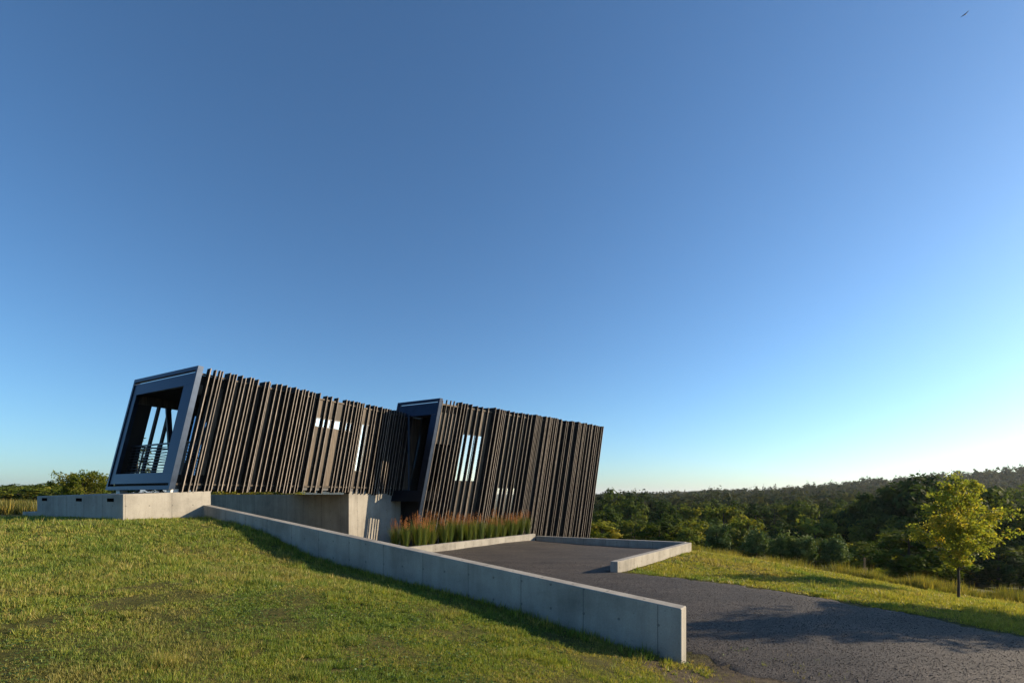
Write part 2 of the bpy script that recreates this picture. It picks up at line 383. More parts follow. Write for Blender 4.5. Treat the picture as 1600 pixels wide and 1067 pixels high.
gz = gz - 0.05 * in_poly(gx, gy, [(-9.6, 16.7), (2.7, 8.2), (4.1, 6.5), (6.6, 3.6), (7.8, 1.4), (13.0, 1.4), (11.2, 5.4), (9.3, 8.5), (8.2, 10.4), (6.9, 12.0), (5.4, 13.7), (3.9, 14.9), (2.9, 15.5), (7.8, 21.9), (1.3, 26.8), (-6.5, 21)])
gm = np_mesh('ground', np.stack([gx, gy, gz], -1).reshape(-1, 3), faces, 4, colr, True)
tag(put('ground', gm, M['ground']), kind='structure')

# gravel court and drive: a sheet laid on the ground, with a ragged grass edge
DRIVE = [(-9.75, 16.3), (2.55, 7.45), (2.95, 6.75), (3.75, 6.15), (4.6, 5.3), (6.2, 3.4), (7.5, 1.0), (13.5, 1.0), (11.6, 5.6), (9.75, 8.6), (8.6, 10.6), (7.25, 12.35), (5.7, 14.05), (4.2, 15.2), (3.6, 15.75), (3.1, 15.6), (8.2, 22.0), (1.4, 27.4), (-3.0, 26.5), (-7.0, 21.6), (-12, 24)]
st = 0.16
xs = np.arange(-13, 14, st); ys = np.arange(0.5, 28, st)
X_, Y_ = np.meshgrid(xs, ys, indexing='ij')
Xj = X_ + rng.uniform(-.05, .05, X_.shape); Yj = Y_ + rng.uniform(-.05, .05, X_.shape)
ragx = .10 * np.sin(Yj * 4.1) + .07 * np.sin(Yj * 9.7 + Xj * 3) + rng.uniform(-.05, .05, X_.shape)
ins = in_poly(Xj + ragx, Yj + ragx * .8, DRIVE)
ii = np.arange(X_.size).reshape(X_.shape)
q = np.stack([ii[:-1, :-1], ii[1:, :-1], ii[1:, 1:], ii[:-1, 1:]], -1).reshape(-1, 4)
keep = ins.ravel()[q].sum(1) >= 3; q = q[keep]
used, inv = np.unique(q, return_inverse=True); q = inv.reshape(-1, 4)
vx, vy = Xj.ravel()[used], Yj.ravel()[used]
relb = (vx - WA[0]) * WN[0] + (vy - WA[1]) * WN[1]
vz = hRf(vx, vy); vzL = height(vx, vy)
vz = np.where(relb + WT * .5 > 0, vzL, vz) + 0.022 + .012 * np.sin(vx * 2.1) * np.sin(vy * 1.7)
nf = np.bincount(q.ravel(), minlength=len(vx)); vz = vz - .09 * (nf < 4)
dm = np_mesh('gravel_drive', np.stack([vx, vy, vz], 1), q, 4, None, True)
tag(put('gravel_drive', dm, M['gravel']), kind='structure')

# loose stones on the near part of the drive
def stones_mesh(n_):
    r = np.sqrt(rng.uniform(0, 1, n_ * 6)) ; 
    px = rng.uniform(-2, 12, n_ * 8); py = rng.uniform(5.2, 18, n_ * 8)
    ok = in_poly(px + rng.normal(0, .13, px.size), py + rng.normal(0, .13, px.size), DRIVE) & (rng.uniform(0, 1, px.size) < np.clip(8.0 / np.hypot(px, py), 0, 1) ** 2.0); px, py = px[ok][:n_], py[ok][:n_]; n_ = len(px)
    pz = height(px, py) + 0.026 + .012 * np.sin(px * 2.1) * np.sin(py * 1.7)
    oct_ = np.array([(1, 0, 0), (0, 1, 0), (-1, 0, 0), (0, -1, 0), (0, 0, 1), (0, 0, -1)], float)
    of = np.array([(0, 1, 4), (1, 2, 4), (2, 3, 4), (3, 0, 4), (1, 0, 5), (2, 1, 5), (3, 2, 5), (0, 3, 5)])
    sz = rng.lognormal(-5.25, .40, n_)
    th = rng.uniform(0, 6.28, n_); v = oct_[None] * sz[:, None, None] * rng.uniform(.6, 1.4, (n_, 6, 1))
    v[:, :, 2] *= .5
    c, s_ = np.cos(th)[:, None], np.sin(th)[:, None]
    vx_ = v[:, :, 0] * c - v[:, :, 1] * s_ ; vy_ = v[:, :, 0] * s_ + v[:, :, 1] * c
    vv = np.stack([vx_ + px[:, None], vy_ + py[:, None], v[:, :, 2] + pz[:, None] ], -1).reshape(-1, 3)
    ff = (of[None] + 6 * np.arange(n_)[:, None, None]).reshape(-1, 3)
    b = rng.lognormal(-3.1, .5, n_); cc = np.stack([b * 1.02, b * .89, b * .80], 1).repeat(6, 0)
    return np_mesh('loose_stones', vv, ff, 3, np.clip(cc, 0, .4))
m_, nt_, n_, l_, p_ = mat_new('loose_stone')
at_ = n_.new('ShaderNodeAttribute'); at_.attribute_name = 'Col'; l_.new(at_.outputs['Color'], p_.inputs['Base Color']); p_.inputs['Roughness'].default_value = .75
tag(put('loose_gravel', stones_mesh(80000), m_), 'dark crushed stone lying loose on the drive', 'gravel', kind='stuff')

# ------------------------------------------------------------------ concrete walls
def uv_wall(me, ux, uy, u0=0.0):
    """UV in metres: along (ux,uy) or across for end faces, and up."""
    uvl = me.uv_layers.new(name='UVMap')
    for p in me.polygons:
        n_ = p.normal
        for li in p.loop_indices:
            c = me.vertices[me.loops[li].vertex_index].co
            a = c.x * ux + c.y * uy; b = -c.x * uy + c.y * ux
            if abs(n_.z) > .7: uvl.data[li].uv = (a + 3.3, b * .7 + 7.1)
            elif abs(n_.x * ux + n_.y * uy) > .7: uvl.data[li].uv = (b + .31 + u0, c.z)
            else: uvl.data[li].uv = (a + u0, c.z)
def wall_obj(name, base, z_bot, ztops, ux, uy, parent=None, bev=0.012, u0=0.0):
    mb = MB(); mb.prism([(x, y, z_bot) for x, y in base], [(x, y, z) for (x, y), z in zip(base, ztops)])
    me = mb.mesh(name, bevel=bev); uv_wall(me, ux, uy, u0)
    return put(name, me, M['concrete'], parent)
# long sloping wall
q0, q1 = WA - WD * 0.0, WB
w1 = [tuple(q0), tuple(q1), tuple(q1 - WN * WT), tuple(q0 - WN * WT)]
o = wall_obj('retaining_wall', w1, -0.5, (2.14, 0.83, 0.83, 2.14), *WD)
tag(o, 'long low concrete wall sloping down across the lawn from the house', 'wall')
CD = np.array([.61, .792]); CD /= np.linalg.norm(CD); CN = np.array([CD[1], -CD[0]])
P0 = np.array([1.29, 26.97])
# planter wall (left end dies into the long wall)
pa = P0 - CD * 14.6; pb = P0
o = wall_obj('planter_wall', [tuple(pa), tuple(pb), tuple(pb - CN * .22), tuple(pa - CN * .22)], -.4, (.35,) * 4, *CD)
tag(o, 'sunlit low concrete kerb wall in front of the tall reed grasses', 'wall')
# back wall of the court
R1 = np.array([8.03, 21.9]); BD = (R1 - P0); BL = np.linalg.norm(BD); BD /= BL; BNn = np.array([BD[1], -BD[0]])
if BNn[1] > 0: BNn = -BNn
ba, bb_ = P0 + BD * 0.02 + BNn * -.02, R1 - BD * .30
o = wall_obj('court_wall', [tuple(ba), tuple(bb_), tuple(bb_ - BNn * .25), tuple(ba - BNn * .25)], -1.6, (.225, .345, .345, .225), *BD)
tag(o, 'shaded low concrete wall closing the far side of the gravel court', 'wall')
# right wall of the court
RA = np.array([3.35, 15.54]); RD = R1 - RA; RD /= np.linalg.norm(RD); RN = np.array([RD[1], -RD[0]])
rr_ = [tuple(RA), tuple(R1), tuple(R1 - RN * .25), tuple(RA - RN * .25)]
o = wall_obj('court_wall', rr_, -1.6, (.35,) * 4, *RD)
tag(o, 'short sunlit concrete wall running along the grass bank', 'wall')

# ------------------------------------------------------------------ the house
K = 0.22
def unit(a): a = np.array(a, float); return a / np.linalg.norm(a)
EDGE = 0.13
uL = unit((.48, .876)); wL = np.array([-uL[1], uL[0]]); PLo = np.array([-10.52, 15.03]) + wL * EDGE
uR = unit((.716, .698)); wR = unit((-.88, .47)); PRo = np.array([-4.63, 22.48]) + wR * EDGE
FL = (PLo, uL, wL, 2.64); FR = (PRo, uR, wR, -0.35)
HL, HR = 4.0, 7.5
def pt(F, u, w, h):
    p = F[0] + F[1] * (u + K * h) + F[2] * w
    return (p[0], p[1], F[3] + h)
def cell(F, u0, u1, w0, w1, h0, h1):
    return [pt(F, u0, w0, h0), pt(F, u1, w0, h0), pt(F, u1, w1, h0), pt(F, u0, w1, h0), pt(F, u0, w0, h1), pt(F, u1, w0, h1), pt(F, u1, w1, h1), pt(F, u0, w1, h1)]

house = tag(empty('house', (-6, 22, 0)), 'dark slatted timber house of two leaning box wings on concrete', 'house')
HI = Vector((6, -22, 0))
def hpart(name, mesh_or_mb, mat, parent=None, bevel=0.0):
    me = mesh_or_mb if isinstance(mesh_or_mb, bpy.types.Mesh) else mesh_or_mb.mesh(name, bevel=bevel)
    o = put(name, me, mat, parent or house)
    o.matrix_parent_inverse = (parent or house).matrix_world.inverted() if parent is None else o.matrix_parent_inverse
    return o
bpy.context.view_layer.update()
def hp(name, mb, mat, bevel=0.0):           # direct part of the house, mesh in world coordinates
    me = mb.mesh(name, bevel=bevel); me.transform(__import__('mathutils').Matrix.Translation(HI))
    o = put(name, me, mat, house); return o
def sp(name, mb, mat, parent, bevel=0.0):   # sub-part, mesh in world coordinates
    me = mb.mesh(name, bevel=bevel); me.transform(__import__('mathutils').Matrix.Translation(HI))
    return put(name, me, mat, parent)

slat_cache = {}
def slat(F, u, d, h0, h1, parent, t=0.045, win=0.22, side=1, W=0.0):
    """one leaning fin: d proud of the wall, meshes shared between alike fins. side=-1 for the rear face at w=W"""
    key = (id(F), round(d, 3), round(h0, 2), round(h1, 2), round(t, 3), side)
    if key not in slat_cache:
        mb = MB(); a = -d if side > 0 else -win; b = win if side > 0 else d
        o0 = np.array(pt(F, 0, 0, 0)); mb.hexa([np.array(c) - o0 for c in cell(F, -t / 2, t / 2, a, b, h0, h1)])
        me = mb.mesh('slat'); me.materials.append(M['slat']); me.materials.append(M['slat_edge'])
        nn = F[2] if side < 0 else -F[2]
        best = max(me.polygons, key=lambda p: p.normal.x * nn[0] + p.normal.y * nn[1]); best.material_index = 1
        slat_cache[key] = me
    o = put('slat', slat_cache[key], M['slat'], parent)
    p = pt(F, u, W, 0); o.location = Vector(p) + HI
    return o
def qz(v, s_=0.02): return round(v / s_) * s_

# ---- left wing (upper, cantilevered)
WL_ = 3.84; BAL = 1.95
mb = MB()
mb.hexa(cell(FL, .86, 14.0, 0, .18, .48, 3.095)); mb.hexa(cell(FL, BAL + .05, 14.0, 0, .18, .14, .479)); mb.hexa(cell(FL, BAL + .05, 14.0, 0, .18, 3.096, 3.80))   # near wall
mb.hexa(cell(FL, BAL + .05, 14.0, WL_ - .18, WL_, .14, 3.82))
mb.hexa(cell(FL, BAL + .05, 14.0, .18, WL_ - .18, .14, .45))
mb.hexa(cell(FL, BAL + .05, 14.0, .18, WL_ - .18, 3.5, 3.74))
mb.hexa(cell(FL, 13.8, 14.0, .18, WL_ - .18, .45, 3.5))
wingL = hp('wing_wall', mb, M['board']); wingL['label'] = 'upper cantilevered wing of dark timber boards'
# balcony floor, ceiling and side beams
mb = MB(); mb.hexa(cell(FL, .16, BAL + .04, .02, WL_ - .02, .14, .47)); hp('balcony_floor', mb, M['soffit'])
mb = MB(); mb.hexa(cell(FL, .16, BAL + .04, .02, WL_ - .02, 3.42, 3.74)); hp('balcony_ceiling', mb, M['soffit'])
for w0, w1 in ((0.0, .16), (WL_ - .16, WL_)):
    mb = MB(); mb.hexa(cell(FL, .17, BAL + .045, w0, w1, 3.10, 3.415)); hp('side_beam', mb, M['board'])
# soffit below the whole wing and roof cap
mb = MB(); mb.hexa(cell(FL, .15, 14.0, -.02, WL_ + .02, .02, .135)); hp('soffit', mb, M['dark'])
mb = MB(); mb.hexa(cell(FL, .16, 14.0, .23, WL_ - .23, 3.745, 3.79)); hp('roof', mb, M['dark'])
# glazed end wall at the back of the balcony
mb = MB()
for w0, w1 in ((.18, .26), (1.30, 1.36), (2.45, 2.51), (WL_ - .26, WL_ - .18)): mb.hexa(cell(FL, BAL - .04, BAL + .03, w0, w1, .472, 3.415))
gw = hp('glazed_screen', mb, M['dark'])
for w0, w1 in ((.262, 1.298), (1.362, 2.448), (2.512, WL_ - .262)):
    sp('pane', MB().hexa(cell(FL, BAL - .01, BAL + .005, w0, w1, .475, 3.41)), M['glass'], gw)
# leaning end frame: thin outer band, slot, wide inner panel
def end_frame(F, W, H, band, pt_, pr, pl, pb_, slot, depth=.15):
    mb = MB()
    mb.hexa(cell(F, -.02, depth, -.13, W + .1, H - band, H)); mb.hexa(cell(F, -.02, depth, -.13, W + .1, 0, band))
    mb.hexa(cell(F, -.02, depth, -.13, -.13 + band * .8, band + .001, H - band - .001)); mb.hexa(cell(F, -.02, depth, W + .1 - band * .8, W + .1, band + .001, H - band - .001))
    fr = hp('end_frame', mb, M['metal'])
    w0, w1 = -.13 + band * .8 + .012, W + .1 - band * .8 - .012
    h0, h1 = band + slot, H - band - slot
    def pn(a, b, c, d): sp('panel', MB().hexa(cell(F, .01, depth - .01, a, b, c, d)), M['metal'], fr)
    pn(w0, w1, h1 - pt_, h1); pn(w0, w1, h0, h0 + pb_)
    pn(w0, w0 + pr, h0 + pb_ + .004, h1 - pt_ - .004); pn(w1 - pl, w1, h0 + pb_ + .004, h1 - pt_ - .004)
    return fr
f1 = end_frame(FL, WL_, HL, .12, .40, .55, .26, .34, .085); f1['label'] = 'blue black steel frame around the open balcony end'
# fins of the near long face
LS = [0.351, 0.555, 0.811, 1.024, 1.278, 1.616, 1.893, 2.059, 2.505, 2.562, 2.789, 2.99, 3.205, 3.372, 3.744, 4.041, 4.2, 4.254, 4.521, 4.731, 5.153, 5.392, 5.725, 6.188, 6.351, 6.581, 6.805, 6.949, 7.207, 7.55, 7.837, 8.006, 8.482, 8.624, 8.795, 8.941, 9.142, 9.31, 9.494, 9.68, 9.869, 10.036, 10.25, 10.5]
rl = random.Random(3)
LS = sorted(LS + [(a + b) / 2 + .03 for a, b in zip(LS[:-1], LS[1:]) if b - a > .25 and not 4.7 < a < 6.3 and not 7.2 < a < 8.0])
for i, u in enumerate(LS):
    gap = u - (LS[i - 1] if i else 0.0)
    d = qz(min(.24, max(.10, .09 + gap * .34 + rl.uniform(-.03, .03))))
    t = .029 if gap > .12 else .022
    top = qz(HL - .04 + rl.uniform(-.02, .05))
    bot = qz(-.06 + rl.uniform(-.05, .03)) if u < 8 else qz(-.12 + rl.uniform(-.10, .05))
    cl = 4.8 < u < 7.15
    if True:
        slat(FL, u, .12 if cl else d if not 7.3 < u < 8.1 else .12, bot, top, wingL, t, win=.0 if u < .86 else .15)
# rear face fins (seen through the open balcony)
for u in (.95, 1.32, 1.68, 2.0, 2.5, 3.0, 3.6):
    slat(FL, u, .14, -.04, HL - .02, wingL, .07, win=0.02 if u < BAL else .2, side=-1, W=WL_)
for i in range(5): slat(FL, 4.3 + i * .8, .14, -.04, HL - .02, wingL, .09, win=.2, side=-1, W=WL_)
# rails along the head and foot of the boards
sp('head_rail', MB().hexa(cell(FL, .16, 10.6, -.05, -.002, 3.74, 3.80)), M['board'], wingL)
sp('foot_rail', MB().hexa(cell(FL, .16, 10.6, -.07, -.022, .14, .20)), M['board'], wingL)
mb = MB(); mb.hexa(cell(FL, .17, .62, WL_ - .16, WL_ - .001, .475, 3.095)); hp('side_panel', mb, M['soffit'])
# diagonal steel brace on the open rear side
for w in (WL_ - .30,):
    mb = MB(); a, b = .25, 1.75
    mb.hexa([pt(FL, b, w, .48), pt(FL, b + .16, w, .48), pt(FL, b + .16, w + .1, .48), pt(FL, b, w + .1, .48), pt(FL, b - .16 - .55, w, 3.09), pt(FL, b - .55, w, 3.09), pt(FL, b - .55, w + .1, 3.09), pt(FL, b - .16 - .55, w + .1, 3.09)])
    hp('brace', mb, M['metal'])
# balcony railing
rail = hp('railing', MB().hexa(cell(FL, .30, .36, .14, WL_ - .14, 1.52, 1.57)), M['dark'])
for k_ in range(9):
    h = .62 + k_ * .10; sp('rail_bar', MB().hexa(cell(FL, .32, .34, .14, WL_ - .14, h, h + .022)), M['dark'], rail)
for w in (.14, 1.05, 1.95, 2.85, WL_ - .18):
    sp('rail_post', MB().hexa(cell(FL, .345, .385, w, w + .04, .472, 1.515)), M['dark'], rail)
for w in (.32, WL_ - .36):
    r2 = hp('railing', MB().hexa(cell(FL, .40, BAL - .06, w, w + .05, 1.52, 1.57)), M['dark'])
    for k_ in range(9):
        h = .62 + k_ * .10; sp('rail_bar', MB().hexa(cell(FL, .40, BAL - .06, w + .015, w + .035, h, h + .022)), M['dark'], r2)
    for u in (.42, 1.1, BAL - .12): sp('rail_post', MB().hexa(cell(FL, u, u + .04, w + .036, w + .07, .472, 1.515)), M['dark'], r2)

def boards(F, fins, u_end, h0, h1, wins, parent):
    ed = list(fins) + [u_end]
    for a, b in zip(ed[:-1], ed[1:]):
        if b - a < .07: continue
        spans = [(h0, h1)]
        for (wu0, wu1, wh0, wh1) in wins:
            if b > wu0 - .05 and a < wu1 + .05:
                spans = [q for (p0, p1) in spans for q in ((p0, min(p1, wh0 - .05)), (max(p0, wh1 + .05), p1)) if q[1] - q[0] > .05]
        for (p0, p1) in spans:
            o0 = np.array(pt(F, a, 0, 0)); mb = MB(); pr = rl.uniform(.006, .018)
            mb.hexa([np.array(c) - o0 for c in cell(F, a + .021, b - .021, -pr, -.0025, p0, p1)])
            put('board', mb.mesh('board'), M['board'], parent, Vector(pt(F, a, 0, 0)) + HI)
def window(F, u0, u1, h0, h1, mull=(), proud=.03, fw=.045, glass='glass'):
    mb = MB(); a, b = -proud, .0
    b -= .003
    mb.hexa(cell(F, u0 - fw, u1 + fw, a, b, h1, h1 + fw)); mb.hexa(cell(F, u0 - fw, u1 + fw, a, b, h0 - fw, h0))
    mb.hexa(cell(F, u0 - fw, u0, a, b, h0 + .001, h1 - .001)); mb.hexa(cell(F, u1, u1 + fw, a, b, h0 + .001, h1 - .001))
    for m_ in mull: mb.hexa(cell(F, m_ - .02, m_ + .02, a, b, h0 + .002, h1 - .002))
    fr = hp('window', mb, M['dark'])
    ed = [u0] + list(mull) + [u1]
    for i in range(len(ed) - 1):
        x0 = ed[i] + (.022 if i else .002); x1 = ed[i + 1] - (.022 if i < len(ed) - 2 else .002)
        sp('pane', MB().hexa(cell(F, x0, x1, -.018, -.006, h0 + .003, h1 - .003)), M[glass], fr)
    return fr
window(FL, 4.86, 7.12, 2.64, 2.96, (5.6, 6.36))['label'] = 'narrow clerestory strip window between the slats'
window(FL, 7.36, 8.02, .92, 3.0, (7.7,))['label'] = 'tall window of the upper wing behind slats'

boards(FL, [u for u in LS if u > .86], 10.7, .21, 3.73, ((4.86, 7.12, 2.64, 2.96), (7.36, 8.02, .92, 3.0)), wingL)
# ---- right wing (lower, larger, the sleeve)
W1, W2, U1, U2 = 2.42, 6.0, 3.0, 13.35
BR = 1.30
mb = MB()
mb.hexa(cell(FR, BR + .05, U2, 0, .18, 0, 7.30))
mb.hexa(cell(FR, BR + .05, U1, W1 - .18, W1, 0, 7.30)); mb.hexa(cell(FR, U1 + .001, U2, W2 - .18, W2, 0, 7.30))
mb.hexa(cell(FR, U1 + .001, U1 + .18, W1 + .001, W2 - .181, 0, 7.30)); mb.hexa(cell(FR, U2 - .18, U2 - .001, .181, W2 - .181, 0, 7.30))
mb.hexa(cell(FR, BR + .05, U1, .181, W1 - .181, 6.95, 7.25)); mb.hexa(cell(FR, U1 + .002, U2 - .181, .181, W2 - .181, 6.96, 7.26))
mb.hexa(cell(FR, BR + .05, U1, .181, W1 - .181, 2.7, 3.1)); mb.hexa(cell(FR, U1 + .181, U2 - .181, .182, W2 - .182, 2.71, 3.09))
wingR = hp('wing_wall', mb, M['board']); wingR['label'] = 'larger two storey wing of dark timber boards'
mb = MB(); mb.hexa(cell(FR, .16, BR + .04, .02, W1 - .02, 6.86, 7.28)); hp('porch_ceiling', mb, M['soffit'])
mb = MB(); mb.hexa(cell(FR, .16, BR + .04, .02, W1 - .02, 2.55, 3.02)); hp('porch_floor', mb, M['soffit'])
mb = MB(); mb.hexa(cell(FR, .16, BR + .045, .0, .17, 5.3, 6.85)); hp('side_panel', mb, M['board'])
# end frame of the right wing: head, jambs
mb = MB()
mb.hexa(cell(FR, -.02, .15, -.13, W1 + .1, HR - .13, HR)); mb.hexa(cell(FR, -.02, .15, -.13, -.03, .02, HR - .131)); mb.hexa(cell(FR, -.02, .15, W1, W1 + .1, .02, HR - .131))
f2 = hp('end_frame', mb, M['metal']); f2['label'] = 'blue black steel frame around the end of the larger wing'
sp('panel', MB().hexa(cell(FR, .01, .14, -.015, W1 - .015, HR - .78, HR - .185)), M['metal'], f2)
sp('panel', MB().hexa(cell(FR, .01, .14, -.015, .26, 3.05, HR - .79)), M['metal'], f2)
sp('panel', MB().hexa(cell(FR, .01, .14, -.015, W1 - .015, 2.52, 3.045)), M['metal'], f2)
mb = MB()
for w0, w1 in ((.19, .27), (W1 - .27, W1 - .19)): mb.hexa(cell(FR, BR - .04, BR + .03, w0, w1, 3.03, 6.85))
g2 = hp('glazed_screen', mb, M['dark'])
sp('pane', MB().hexa(cell(FR, BR - .01, BR + .005, .272, W1 - .272, 3.03, 6.85)), M['glass_clear'], g2)
g3 = hp('entrance_door', MB().hexa(cell(FR, BR - .02, BR + .03, .2, W1 - .2, .02, 2.54)), M['dark'])
sp('handle', MB().hexa(cell(FR, BR - .07, BR - .025, 1.0, 1.04, .9, 1.5)), M['white'], g3)
RS = [0.237, 0.484, 0.734, 0.941, 1.17, 1.336, 1.55, 1.724, 2.006, 2.391, 2.736, 3.138, 3.53, 3.855, 3.987, 4.129, 4.253, 4.397, 4.644, 5.039, 5.315, 5.672, 5.853, 6.168, 6.406, 6.73, 6.92, 7.058, 7.196, 7.335, 7.617, 7.759, 7.96, 8.133, 8.279, 8.426, 8.603, 8.752, 9.023, 9.175, 9.452, 9.7, 10.015, 10.174, 10.334, 10.659, 10.855, 11.021, 11.254, 11.422, 11.592, 11.866, 12.108, 12.283, 12.53, 12.743, 12.959, 13.213, 13.433]
for i, u in enumerate(RS):
    gap = u - (RS[i - 1] if i else 0.0)
    d = qz(min(.24, max(.09, .08 + gap * .44 + rl.uniform(-.03, .03))))
    if u < 1.3: d = .08
    if 1.5 < u < 3.2 or 4.8 < u < 6.3: d = .14
    top = qz(HR - .06 + rl.uniform(-.03, .06))
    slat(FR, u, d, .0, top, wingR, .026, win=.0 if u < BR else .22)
sp('head_rail', MB().hexa(cell(FR, .16, U2, -.05, -.002, 7.20, 7.28)), M['board'], wingR)
window(FR, 1.50, 3.16, 3.55, 5.88, (2.06, 2.62))['label'] = 'upper window of the larger wing behind slats'
window(FR, 4.82, 6.16, 1.2, 3.2, (5.5,))['label'] = 'lower window of the larger wing above the grasses'
boards(FR, [u for u in RS if u > 1.36 and u < 13.3], 13.33, .02, 7.19, ((1.50, 3.16, 3.55, 5.88), (4.82, 6.16, 1.2, 3.2)), wingR)
# ---- concrete below
C0, C1, C2 = np.array([-11.1, 13.96]), np.array([-9.9, 16.1]), np.array([-16.3, 16.8]); C3 = C1 + C2 - C0
base = [C0, C1, C3, C2]
pl = MB().prism([(x, y, -.3) for x, y in base], [(x, y, z) for (x, y), z in zip(base, (2.49, 2.60, 2.55, 2.43))])
me = pl.mesh('concrete_plinth', bevel=.012); uv_wall(me, *uL, u0=.35); me.transform(__import__('mathutils').Matrix.Translation(HI))
plinth = put('concrete_plinth', me, M['concrete'], house); plinth['label'] = 'concrete plinth under the balcony with three dark slots'
pd = (C2 - C0) / np.linalg.norm(C2 - C0); pn_ = np.array([pd[1], -pd[0]])
if pn_[1] > 0: pn_ = -pn_
for a_ in (.52, 2.55, 5.1):
    mb = MB(); c = C0 + pd * a_; c2 = C0 + pd * (a_ + .40)
    z0 = 2.27
    bs = [c + pn_ * .006, c2 + pn_ * .006, c2 - pn_ * .05, c - pn_ * .05]
    mb.prism([(x, y, z0) for x, y in bs], [(x, y, z0 + .10) for x, y in bs])
    sp('vent_slot', mb, M['void'], plinth)
s0, s1 = C2 + pd * .01, C2 + pd * 1.25
bs = [s0, s1, s1 - pn_ * 1.6, s0 - pn_ * 1.6]
me = MB().prism([(x, y, 0.6) for x, y in bs], [(x, y, 1.88) for x, y in bs]).mesh('step', bevel=.012); uv_wall(me, *pd); me.transform(__import__('mathutils').Matrix.Translation(HI))
put('step', me, M['concrete'], plinth)
for u, w in ((.22, .12), (.22, WL_ - .5)):
    p = pt(FL, u, w, 0); mb = MB(); bs = [np.array(p[:2]) + uL * a_ + wL * b for a_, b in ((-.12, -.12), (.12, -.12), (.12, .12), (-.12, .12))]
    mb.prism([(x, y, 2.46) for x, y in bs], [(x, y, 2.655) for x, y in bs]); hp('bearing_block', mb, M['white'])
K0 = np.array([-7.04, 21.37]) + wL * .12
def lower(name, a, b, th, z1, lab=None):
    d_ = unit(b - a); n2 = np.array([-d_[1], d_[0]])
    if n2 @ wL < 0 and abs(n2 @ wL) > .5: n2 = -n2
    if abs(n2 @ wL) < .5 and n2 @ uL < 0: n2 = -n2
    bs = [a, b, b + n2 * th, a + n2 * th]
    me = MB().prism([(x, y, -.3) for x, y in bs], [(x, y, z1) for x, y in bs]).mesh(name, bevel=.01); uv_wall(me, *d_); me.transform(__import__('mathutils').Matrix.Translation(HI))
    o_ = put(name, me, M['concrete'], house)
    if lab: o_['label'] = lab
    return o_
lower('concrete_wall', K0, K0 + uL * 3.35, .3, 2.645, 'lower storey concrete wall under the upper wing')
lower('concrete_wall', K0 + wL * .002 - uL * .004, K0 + wL * 10.5, .3, 2.50, 'concrete garden wall running back below the upper wing').data.materials[0] = M['concrete_warm']
hp('cellar_door', MB().hexa([(*(K0 + uL * a_ + wL * b), z) for z in (-.1, 2.64) for a_, b in ((3.36, .1), (4.0, .1), (4.0, .2), (3.36, .2))]), M['dark'])
lower('concrete_wall', K0 + uL * 4.01 + wL * .12, K0 + uL * 6.0 + wL * .12, .3, 2.64)
# steel column where the wings meet, and a small wall lamp
p = np.array([-5.12, 24.30]); a_ = .04
hp('column', MB().box(p[0] - a_, p[0] + a_, p[1] - a_, p[1] + a_, 2.70, 6.45), M['metal'])
p = K0 + uL * 3.1 - wL * .05; hp('wall_lamp', MB().box(p[0] - .06, p[0] + .06, p[1] - .04, p[1] + .04, 2.34, 2.46), M['white'], bevel=.01)

# ------------------------------------------------------------------ plants
def rot_basis(n_):
    """random orthonormal pairs"""
    a = rng.normal(size=(n_, 3)); a /= np.linalg.norm(a, axis=1)[:, None]
    b = rng.normal(size=(n_, 3)); b -= (a * b).sum(1)[:, None] * a; b /= np.linalg.norm(b, axis=1)[:, None]
    return a, b
def leaves(centres, size, col, flat=0.0, elong=1.5, tri=False, out=None, ow=.9):
    n_ = len(centres); a, b = rot_basis(n_)
    if out is not None:      # blades turned mostly outwards, so a crown shades as a body
        nn = out / (np.linalg.norm(out, axis=1)[:, None] + 1e-6) * ow + rng.normal(0, .45, (n_, 3)); nn /= np.linalg.norm(nn, axis=1)[:, None]
        a = np.cross(nn, rng.normal(size=(n_, 3))); a /= np.linalg.norm(a, axis=1)[:, None]; b = np.cross(nn, a)
    if flat: a[:, 2] *= (1 - flat); b[:, 2] *= (1 - flat)
    s_ = (size * rng.uniform(.6, 1.35, n_))[:, None]
    if tri:
        v = np.stack([centres + a * s_ * elong, centres - a * s_ * .6 + b * s_, centres - a * s_ * .6 - b * s_], 1).reshape(-1, 3)
        f = np.arange(n_ * 3).reshape(-1, 3); return v, f, np.repeat(col, 3, 0)
    v = np.stack([centres + a * s_ * elong, centres + b * s_ * .8, centres - a * s_ * elong, centres - b * s_ * .8], 1).reshape(-1, 3)
    f = np.arange(n_ * 4).reshape(-1, 4); return v, f, np.repeat(col, 4, 0)
def crown_points(n_cl, per, R, Rz, zc, cl_r, shell=.55, droop=0.0, shape=None):
    d = rng.normal(size=(n_cl, 3)); d /= np.linalg.norm(d, axis=1)[:, None]
    rad = rng.uniform(shell, 1.0, n_cl) ** .7
    c = d * rad[:, None] * np.array([R, R, Rz]); c[:, 2] += zc
    if shape is not None: c = shape(c)
    rr2 = cl_r * rng.uniform(.6, 1.35, n_cl)
    off = rng.normal(size=(n_cl, per, 3)); off /= np.linalg.norm(off, axis=2)[..., None]
    off *= (rng.uniform(0, 1, (n_cl, per, 1)) ** .45) * rr2[:, None, None] * np.array([1, 1, .75])
    return c, (c[:, None] + off).reshape(-1, 3)
def palette(n_, cols, w, jit=.18, per=1):
    k_ = rng.choice(len(cols), n_, p=np.array(w) / sum(w)); c = np.array(cols)[k_] * rng.uniform(1 - jit, 1 + jit, (n_, 1))
    return np.repeat(c, per, 0) * rng.uniform(1 - jit, 1 + jit, (n_ * per, 1))
